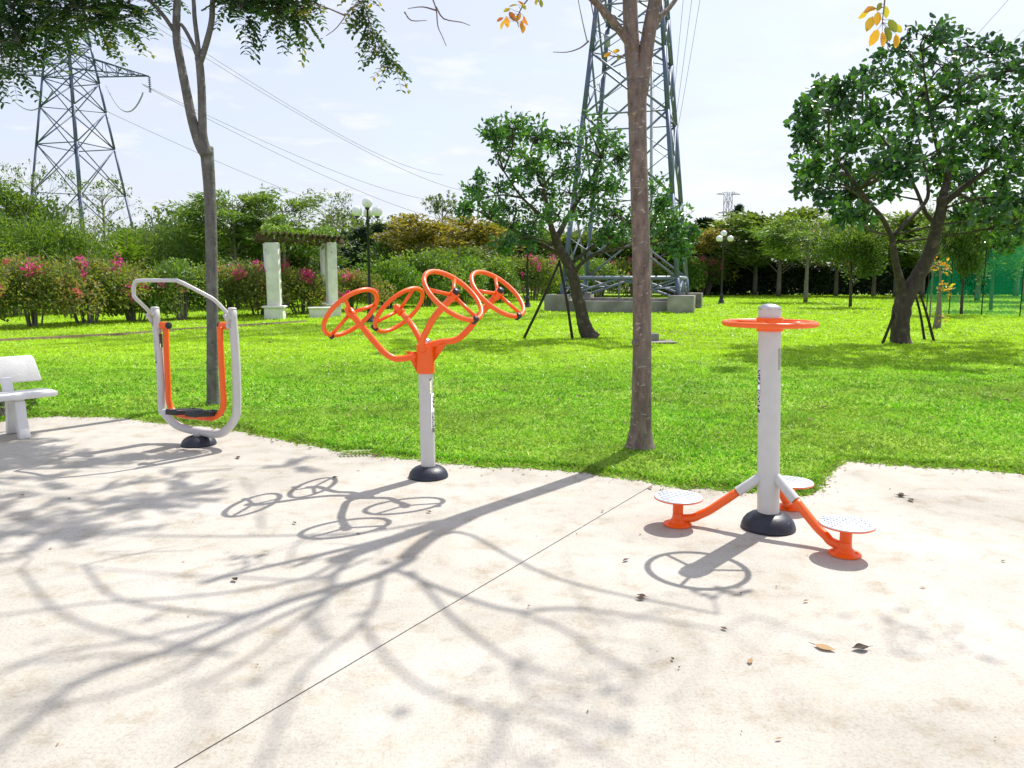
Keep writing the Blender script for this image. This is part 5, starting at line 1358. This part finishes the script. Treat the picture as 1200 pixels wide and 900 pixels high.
PH = {'round': (5.6, 1.9), 'round2': (5.6, 2.1), 'brown': (5.6, 2.0), 'pinn': (5.8, 1.9), 'bare': (6.2, 1.6), 'conif': (7, 1.0), 'palm': (3.0, 1.4), 'tropic': (3.2, 2.2), 'wispy': (8.2, 1.3)}
NM = {'round': ('round_tree', 'tree'), 'round2': ('round_tree', 'tree'), 'brown': ('yellowing_tree', 'tree'), 'pinn': ('feathery_tree', 'tree'), 'bare': ('sparse_tree', 'tree'), 'conif': ('dark_conifer', 'conifer'), 'palm': ('broad_palm', 'palm'), 'tropic': ('feathery_shrub', 'shrub'), 'wispy': ('wispy_tree', 'tree')}
BT = 'trees behind the bush row'
back = [  # u, Y, v top, half width px, key, label, group
    (8, 31, 258, 60, 'tropic', 'feathery green shrub mass above the rusty bushes over the bench', BT), (75, 33, 262, 52, 'tropic', 'feathery shrub overlapping the near legs of the bush row pylon', BT),
    (12, 40, 214, 48, 'round2', 'dense dark tree rising highest at the edge beside the lattice pylon', BT), (-45, 38, 215, 50, 'pinn', 'feathery tree beyond the bench side edge', BT),
    (52, 50, 192, 34, 'bare', 'thin bare tree seen between the legs of the bush row pylon', BT), (128, 52, 206, 40, 'bare', 'pale leafless tree beside the far pylon leg', BT),
    (150, 34, 268, 22, 'palm', 'bright broad palm at the foot of the lattice pylon', BT), (195, 36, 268, 44, 'tropic', 'dense feathery shrub between pylon and slim dark trunk', BT),
    (186, 46, 262, 46, 'round2', 'low dark tree behind the palm', BT), (228, 44, 268, 36, 'pinn', 'feathery tree just behind the slim dark trunk', BT), (222, 38, 236, 9, 'bare', 'thin curling sapling above the shrub mass', BT),
    (278, 37, 224, 42, 'pinn', 'feathery crowned tree above the pergola end near the slim trunk', BT), (335, 38, 230, 40, 'pinn', 'feathery tree with drooping leaves above the pergola middle', BT),
    (392, 36, 222, 34, 'bare', 'nearly leafless tree between pergola roof and globe lamp', BT), (300, 40, 262, 52, 'round', 'leafy tree filling behind the nearer pergola pillar', BT), (362, 41, 282, 50, 'round2', 'dark leafy tree filling behind the farther pergola pillar', BT),
    (425, 58, 268, 18, 'conif', 'dark conifer immediately before the first globe lamp', BT), (448, 62, 264, 18, 'conif', 'dark conifer immediately after the first globe lamp', BT), (470, 64, 262, 22, 'conif', 'third dark conifer next to the yellowing tree', BT), (408, 60, 274, 16, 'conif', 'shorter dark conifer above the pergola roof end', BT),
    (495, 50, 254, 50, 'brown', 'yellow brown spreading tree above the lower orange wheels', BT), (555, 54, 256, 48, 'brown', 'yellow brown tree above the uppermost orange wheels', BT), (520, 66, 226, 17, 'wispy', 'wispy pale tree standing tall in the skyline', BT),
    (520, 47, 290, 36, 'round', 'bright green low tree between the two yellowing trees', BT), (470, 52, 285, 40, 'round2', 'dark round tree behind the yellow green bush', BT),
    (605, 60, 262, 44, 'round2', 'dark tree merging with the leaning tree crown', BT), (655, 62, 270, 44, 'round', 'tree behind the leaning trunk', BT), (705, 63, 272, 44, 'round2', 'dark tree behind the pylon bracing', BT), (755, 64, 272, 42, 'round', 'tree behind the tall brown trunk and pylon', BT), (800, 62, 268, 40, 'brown', 'brownish tree behind the pylon back leg', BT),
    (822, 70, 258, 22, 'conif', 'dark spiky conifer beside the lone globe lamp', BT), (838, 72, 264, 16, 'conif', 'narrow conifer directly behind the lone globe lamp', BT), (860, 70, 243, 12, 'conif', 'tallest narrow conifer under the tiny distant pylon', BT), (872, 72, 258, 20, 'conif', 'dark conifer next to the tallest narrow one', BT),
]
RT = 'slender trees planted on the far lawn'
back += [
    (884, 66, 262, 40, 'round', 'first leafy tree of the far row after the conifers', RT), (912, 62, 252, 42, 'round', 'pale trunked tree standing straight above the ring wheel post', RT), (944, 46.5, 258, 34, 'pinn', 'dark slim trunked tree with low side leaves', RT),
    (979, 63, 262, 36, 'brown', 'yellow brown crowned tree with doubled pale trunk', RT), (997, 39.5, 262, 30, 'round2', 'straight black trunked tree under the edge of the large dark crown', RT), (1023, 62, 262, 36, 'brown', 'yellowish tree seen through the fork gap of the thick bent trunk', RT),
    (1048, 60, 262, 34, 'round', 'thin pale trunk right behind the thick bent trunk', RT), (1080, 58, 255, 40, 'round', 'tree hidden behind the bent trunk upper half', RT), (1091, 23.5, 230, 20, 'bare', 'slim dark trunk standing close behind the thick bent one', RT), (1145, 50, 262, 44, 'round', 'thin trunked tree inside the green netting', RT),
    (1128, 31.5, 235, 34, 'round2', 'dark straight trunk at the near edge of the green netting', RT), (1162, 35.5, 228, 40, 'round2', 'thick trunked tree behind the green netting', RT), (1200, 48, 255, 36, 'pinn', 'feathery tree at the farthest end of the netting', RT), (1235, 40, 240, 50, 'round', 'tree beyond the end of the netting', RT), (1112, 64, 262, 44, 'round2', 'dark tree behind the young yellow leaved sapling', RT), (1190, 62, 255, 44, 'round', 'tree of the far row behind the netting end', RT),
]
for u, Y_, vt, hw, key, lb, gr in back:
    b = P(u, 350, Y_); zt_ = P(0, vt, Y_)[2] + (gr == RT and Y_ > 39) * .2; w = hw * (1.2 if gr == RT and Y_ > 39 else 1.0) / 900 * Y_; hh_, ww_ = PH[key]
    place(key, MK[key], (b[0], b[1], -.05), w, zt_, rng.uniform(0, 6.28), NM[key][0], lb, NM[key][1], gr)

# young sapling with yellow leaves near the netting
b = G(1098, 386)
sap = thing('sapling', 'small sapling with yellow green leaves in front of the green netting', 'sapling', (b[0], b[1], 0))
wood = MB(); fol = MB(); Ys = b[1]
tube(wood, [P(1097, 387, Ys), P(1100, 365, Ys), P(1101, 345, Ys), P(1102, 325, Ys), P(1100, 308, Ys)], [.12, .085, .05, .03, .015], seg=8, k=3, wob=.04)
cl = [(P(u, v_, Ys + rng.uniform(-.3, .3)), (r * Ys / 900,) * 3) for u, v_, r in [(1096, 312, 9), (1108, 314, 9), (1104, 336, 9), (1090, 318, 7), (1112, 340, 6), (1105, 372, 5)]]
grow_crown(wood, fol, cl, [P(1101, 345, Ys), P(1102, 325, Ys), P(1100, 370, Ys)], .13, 6, 5, br=.012)
wood.build('trunk', M['bark_pale'], sap, smooth=True); fol.build('crown', M['leaf_autumn'], sap)
# the far hedge and the wood beyond
def hedge(name, x0, x1, y, h_, d, n, leaf, mat, label, kind=None, cat=None, ph=0.0, amp=.25):
    mb = MB(); x = rng.uniform(x0, x1, n); e = rng.random(n); zt_ = h_ * (1 + amp * (np.sin(x * .42 + ph) * .5 + np.sin(x * 1.3 + ph * 2) * .3 + np.sin(x * 3.1) * .15))
    z = zt_ * (rng.random(n) ** .75); yy = y + rng.uniform(-d, d, n) * (1 - .3 * z / zt_)
    p = np.stack([x, yy, z], -1)
    leaves(mb, p, rvec(n) + [0, -.4, .2], leaf * (.6 + .8 * rng.random(n)), .6, rnd=rng.random(n), flat=.3)
    o = mb.build(name, M[mat], origin=((x0 + x1) / 2, y, 0)); return tag(o, label, cat, kind=kind)


hedge('hedge', 13, 58, 67.5, 2.9, .9, 52000, .30, 'leaf_conifer', 'long far hedge, leaves coloured dark for the shade beneath the tree row', cat='hedge')  # dark leaf band stands in for the shade under the row's canopies
hedge('far_woodland', -60, -6, 68, 5.6, 5, 40000, .34, 'leaf_wood', 'mass of distant woodland behind all planting', 'stuff', 'woodland', ph=1, amp=.4)
hedge('far_woodland', -8, 62, 78, 6.0, 4, 52000, .36, 'leaf_wood', 'dark distant woodland mass beyond the far hedge', 'stuff', 'woodland', ph=2, amp=.35)
# low ground cover under the bush row
# small plant by the bench
b = P(6, 492, 8.4); b[2] = 0
pl = proto_bush('low_shrub', .55, .4, .18, 700, .075, 'leaf_fern', 0, stems=5, lumps=6); pl.location = b; tag(pl, 'low leafy shrub growing behind the bench legs', 'shrub')

# green netting on thin posts
nt_ = thing('safety_net', 'translucent green netting hung between thin posts on the far lawn', 'net', (P(1150, 360, 31)[0], 31, 0))
na = [P(1086, 360, 33.5), P(1112, 366, 32), P(1150, 369, 31), P(1195, 371, 30), P(1250, 373, 29.5)]
mb = MB(); q, _ = resample(na, [1], 8); n = len(q); zt_ = np.linspace(2.3, 3.0, n) + .10 * np.sin(np.arange(n) * math.pi / 8) * -1
nz = 7; v = np.concatenate([np.stack([q[:, 0] + .06 * np.sin(k * 2 + np.arange(n)), q[:, 1] + .10 * np.sin(k + np.arange(n) * 1.3), zt_ * k / (nz - 1) + .02], -1) for k in range(nz)])
i = np.arange(n - 1); f = np.concatenate([np.stack([k * n + i, k * n + i + 1, (k + 1) * n + i + 1, (k + 1) * n + i], -1) for k in range(nz - 1)])
mb.add(v, f); mb.build('netting', M['net'], nt_, smooth=True)
for k, a in enumerate(na):
    mb = MB(); a = a * [1, 1, 0]; bar(mb, a, a + [0, 0, 2.35 + .17 * k], .05); mb.build('net_post', M['stake'], nt_)

# ================================================================== FALLEN LEAVES
def fallen(u, v_, size, tone, label, curl=.35, z=0.0, ns=1):
    curl *= .5
    p = G(u, v_, z); p[2] = z + .006; s_ = size / 900 * p[1] * 1.0
    mb = MB(); 
    for q in range(ns):
        a = rng.uniform(0, 6.28); ln, wd = s_ * rng.uniform(.8, 1.1), s_ * rng.uniform(.40, .6)
        nu, nv = 9, 5; U, V = np.meshgrid(np.linspace(0, 1, nu), np.linspace(-1, 1, nv))
        wv = np.sin(math.pi * np.clip(U, .02, .98) ** .8) * (1 + .12 * np.sin(U * 25 + q))
        x = (U - .5) * ln; y = V * wd * wv / 2; zz = curl * s_ * (.6 * (V ** 2) * wv + 1.1 * (U - .5) ** 2 + .10 * np.sin(U * 9 + V * 3)) + .003
        ca, sa = math.cos(a), math.sin(a); o = (rvec(1)[0] * s_ * .55 * [1, 1, 0]) * (q > 0)
        vv = np.stack([x * ca - y * sa + p[0] + o[0], x * sa + y * ca + p[1] + o[1], zz + p[2]], -1).reshape(-1, 3)
        i = np.arange(nv - 1)[:, None]; j = np.arange(nu - 1)[None]
        f = np.stack([i * nu + j, i * nu + j + 1, (i + 1) * nu + j + 1, (i + 1) * nu + j], -1).reshape(-1, 4)
        mb.add(vv, f, np.full(len(vv), tone))
        st = vv.reshape(nv, nu, 3)[nv // 2, 0]
        tube(mb, [st, st + np.array([-ca, -sa, .1]) * ln * .3], [s_ * .02, s_ * .01], seg=3, k=1, cap=False)
    o = mb.build('fallen_leaf', M['dead_leaf'], origin=p, smooth=False)
    tag(o, label, 'leaf', 'dry leaves scattered on the slab')


FL = [(275, 681, 13, .05, 'curled near black leaf alone amid the branch shadows', 1, .5), (1008, 762, 24, .0, 'largest black curled leaf, below the soft leaf blotch', 1, .45), (750, 703, 15, .35, 'brown leaf beneath the shadow of the ring wheel', 2, .3),
      (733, 658, 11, .1, 'dark leaf just short of the ring shadow rim', 1, .3), (1056, 581, 13, .2, 'brown leaf of the pair near the lawn corner', 2, .4), (1067, 587, 11, .15, 'darker second leaf of the pair near the lawn corner', 1, .4), (967, 761, 30, .95, 'flat tan leaf next to the largest black leaf', 1, .05),
      (879, 777, 14, .85, 'flat tan leaf between the big tan one and the slab joint', 1, .08), (944, 706, 8, .6, 'tiny olive leaf below the nearest foot plate', 1, .3), (503, 601, 8, .3, 'small leaf on the highest wheel shadow', 1, .3), (345, 614, 8, .25, 'small leaf beside the lowest wheel shadow', 1, .3),
      (393, 561, 9, .05, 'dark leaf caught on the rim of a wheel shadow', 1, .5), (279, 537, 10, .3, 'small brown leaf beside the air walker base', 1, .3), (437, 535, 10, .35, 'brown leaf next to the fern like sprig', 2, .3), (319, 519, 6, .1, 'dark speck of leaf nearest the air walker on the slab edge', 1, .3),
      (364, 526, 6, .15, 'tiny leaf on the slab edge between the two machines', 1, .3), (26, 582, 8, .5, 'olive leaf in the dappled shade in front of the bench', 1, .4), (788, 774, 7, .05, 'tiny dark leaf, upper of two below the brown one', 1, .3), (796, 784, 5, .05, 'tiny dark leaf, lower of two below the brown one', 1, .3),
      (912, 868, 9, .85, 'tan leaf close to the near slab edge', 1, .1), (848, 738, 11, .3, 'brown leaf at the tip of a branch shadow', 1, .1), (868, 697, 5, .1, 'tiny crumb of leaf under the post shadow', 1, .3), (910, 689, 5, .1, 'tiny crumb of leaf below the dark base cover', 1, .3), (302, 781, 4, .1, 'dark crumb of leaf amid the long branch shadows', 1, .3), (706, 600, 6, .7, 'pale leaf crumb on the joint side of the trunk shadow', 1, .2),
      (762, 573, 9, .75, 'pale curled leaf at the turf edge beside the joint', 1, .4), (1166, 867, 4, .1, 'crumb of leaf near the slab corner', 1, .3), (869, 860, 4, .1, 'crumb of leaf beside the tan one near the edge', 1, .3), (620, 712, 5, .2, 'crumb of leaf beside the joint', 1, .3)]
for u, v_, s_, tn, lb, ns, cu in FL: fallen(u, v_, s_, tn, lb, cu, 0.0, ns)
for k, (u, v_, lb) in enumerate([(316, 402, 'brown leaf on the lawn between the two machines'), (965, 478, 'brown leaf on the lawn beside the twister post'), (1032, 388, 'small leaf on the lawn near the bent trunk stake'), (1180, 470, 'dry leaf on the lawn below the large crown shade'), (1090, 490, 'dry leaf on the lawn in front of the large crown shade'), (655, 470, 'dry leaf on the lawn before the tall trunk'), (560, 402, 'dry leaf on the lawn at the shade edge')]):
    fallen(u, v_, 9, .5, lb, .5, .06, 1)
# the small fern-like sprig
sg = MB(); b = G(414, 533); d = unit(np.array([1, .15, 0])); 
tube(sg, [b + d * -.14 + [0, 0, .01], b + [0, 0, .02], b + d * .12 + [0, 0, .012]], [.003, .002], seg=4, k=3)
for t_ in np.linspace(-.11, .12, 8):
    for s_ in (-1, 1): leaves(sg, (b + d * t_ + [0, 0, .016])[None], (np.array([.5, s_ * .9, .15]))[None], .085, .32, T_OVAL, rnd=np.array([.8]), flat=.9)
tag(sg.build('fallen_sprig', M['leaf_fern'], origin=b), 'olive green fern like sprig lying flat near the turf edge', 'sprig')

# crumbs of dry leaf and grass along the turf edge
lt_ = MB(); n = 800
x = rng.uniform(-7, 7, n); off = np.abs(rng.standard_normal(n)) * .11; y = edge(x) + .03 - off
k = rng.random(n) < .12; y = np.where(k, rng.uniform(1.5, 7, n), y); ok = (y < edge(x) + .05) & (np.abs(x) < .75 * y + 1)
x, y = x[ok], y[ok]; n = len(x)
leaves(lt_, np.stack([x, y, np.full(n, .004)], -1), np.stack([rng.standard_normal(n), rng.standard_normal(n), .15 * rng.random(n)], -1), .010 + .022 * rng.random(n) ** 3 + .006, .45, T_DIAMOND, rnd=rng.random(n), flat=.9)
n = 900; x = rng.uniform(-12, 12, n); y = rng.uniform(5.6, 22, n); ok = (y > edge(x) + .1) & (np.abs(x) < .72 * y + .5); x, y = x[ok], y[ok]; n = len(x)
leaves(lt_, np.stack([x, y, lawn_z(x, y) + .03], -1), rvec(n) * [1, 1, .3], (.022 + .05 * rng.random(n) ** 2) * (.7 + y / 20), .5, T_DIAMOND, rnd=rng.random(n) * .8, flat=.7)
tag(lt_.build('leaf_litter', M['dead_leaf']), 'crumbs of dry leaf strewn over turf and slab edge', 'leaf litter', kind='stuff')

# ================================================================== CAMERA, LIGHT, SKY
cam = bpy.data.cameras.new('camera'); co = bpy.data.objects.new('camera', cam); COL.objects.link(co)
cam.sensor_width = 36; cam.lens = 27; cam.clip_end = 4000; cam.clip_start = .05
co.location = (0, 0, H); co.rotation_euler = (math.pi / 2 - PITCH, 0, 0); sc.camera = co

sd = unit(SUN); el = math.asin(sd[2]); az = math.atan2(sd[0], sd[1])
su = bpy.data.lights.new('sun', 'SUN'); so = bpy.data.objects.new('sun', su); COL.objects.link(so)
su.energy = 4.4; su.angle = math.radians(.53); su.color = (1, .955, .89)
so.rotation_euler = Vector(sd).to_track_quat('Z', 'Y').to_euler()
so.location = (10, 10, 30)

w = bpy.data.worlds.new('World'); sc.world = w; w.use_nodes = True; nt = w.node_tree; nt.nodes.clear(); L = nt.links
out = nt.nodes.new('ShaderNodeOutputWorld'); bg = N(nt, 'ShaderNodeBackground', Strength=0.15)
sky = nt.nodes.new('ShaderNodeTexSky'); sky.sky_type = 'NISHITA'; sky.sun_disc = False; sky.sun_elevation = el; sky.sun_rotation = az
sky.air_density = 1.0; sky.dust_density = 2.0; sky.ozone_density = 1.0
tc = nt.nodes.new('ShaderNodeTexCoord'); sx = nt.nodes.new('ShaderNodeSeparateXYZ'); L.new(tc.outputs['Generated'], sx.inputs[0])
zz = N(nt, 'ShaderNodeMath', operation='ADD'); L.new(sx.outputs['Z'], zz.inputs[0]); zz.inputs[1].default_value = .12
zm = N(nt, 'ShaderNodeMath', operation='MAXIMUM'); L.new(zz.outputs[0], zm.inputs[0]); zm.inputs[1].default_value = .05
dx = N(nt, 'ShaderNodeMath', operation='DIVIDE'); L.new(sx.outputs['X'], dx.inputs[0]); L.new(zm.outputs[0], dx.inputs[1])
dy = N(nt, 'ShaderNodeMath', operation='DIVIDE'); L.new(sx.outputs['Y'], dy.inputs[0]); L.new(zm.outputs[0], dy.inputs[1])
cx = nt.nodes.new('ShaderNodeCombineXYZ'); L.new(dx.outputs[0], cx.inputs[0]); L.new(dy.outputs[0], cx.inputs[1])
n1 = N(nt, 'ShaderNodeTexNoise', Scale=0.9, Detail=8.0, Roughness=.55, Distortion=.5); L.new(cx.outputs[0], n1.inputs['Vector'])
n2 = N(nt, 'ShaderNodeTexNoise', Scale=2.6, Detail=8.0, Roughness=.6, Distortion=.2); L.new(cx.outputs[0], n2.inputs['Vector'])
veil = ramp(nt, [(.30, (.52, .52, .52)), (.62, (.80, .80, .80))]); L.new(n1.outputs['Fac'], veil.inputs[0])
puff = ramp(nt, [(.54, (0, 0, 0)), (.66, (1, 1, 1))]); L.new(n2.outputs['Fac'], puff.inputs[0])
mA = N(nt, 'ShaderNodeMix', data_type='RGBA'); L.new(veil.outputs[0], mA.inputs['Factor']); L.new(sky.outputs[0], mA.inputs['A']); mA.inputs['B'].default_value = (3.95, 4.08, 4.75, 1)
mB = N(nt, 'ShaderNodeMix', data_type='RGBA'); pf = N(nt, 'ShaderNodeMath', operation='MULTIPLY'); L.new(puff.outputs[0], pf.inputs[0]); pf.inputs[1].default_value = .55
L.new(pf.outputs[0], mB.inputs['Factor']); L.new(mA.outputs['Result'], mB.inputs['A']); mB.inputs['B'].default_value = (4.9, 4.95, 5.0, 1)
L.new(mB.outputs['Result'], bg.inputs[0]); L.new(bg.outputs[0], out.inputs[0])

vs = sc.view_settings; vs.view_transform = 'Standard'; vs.look = 'None'; vs.gamma = 1; vs.use_curve_mapping = False; vs.exposure = 0.48
sc.render.film_transparent = False
sc.cycles.max_bounces = 8; sc.cycles.diffuse_bounces = 3; sc.cycles.transmission_bounces = 4; sc.cycles.transparent_max_bounces = 12
try: sc.cycles.use_denoising = True
except Exception: pass
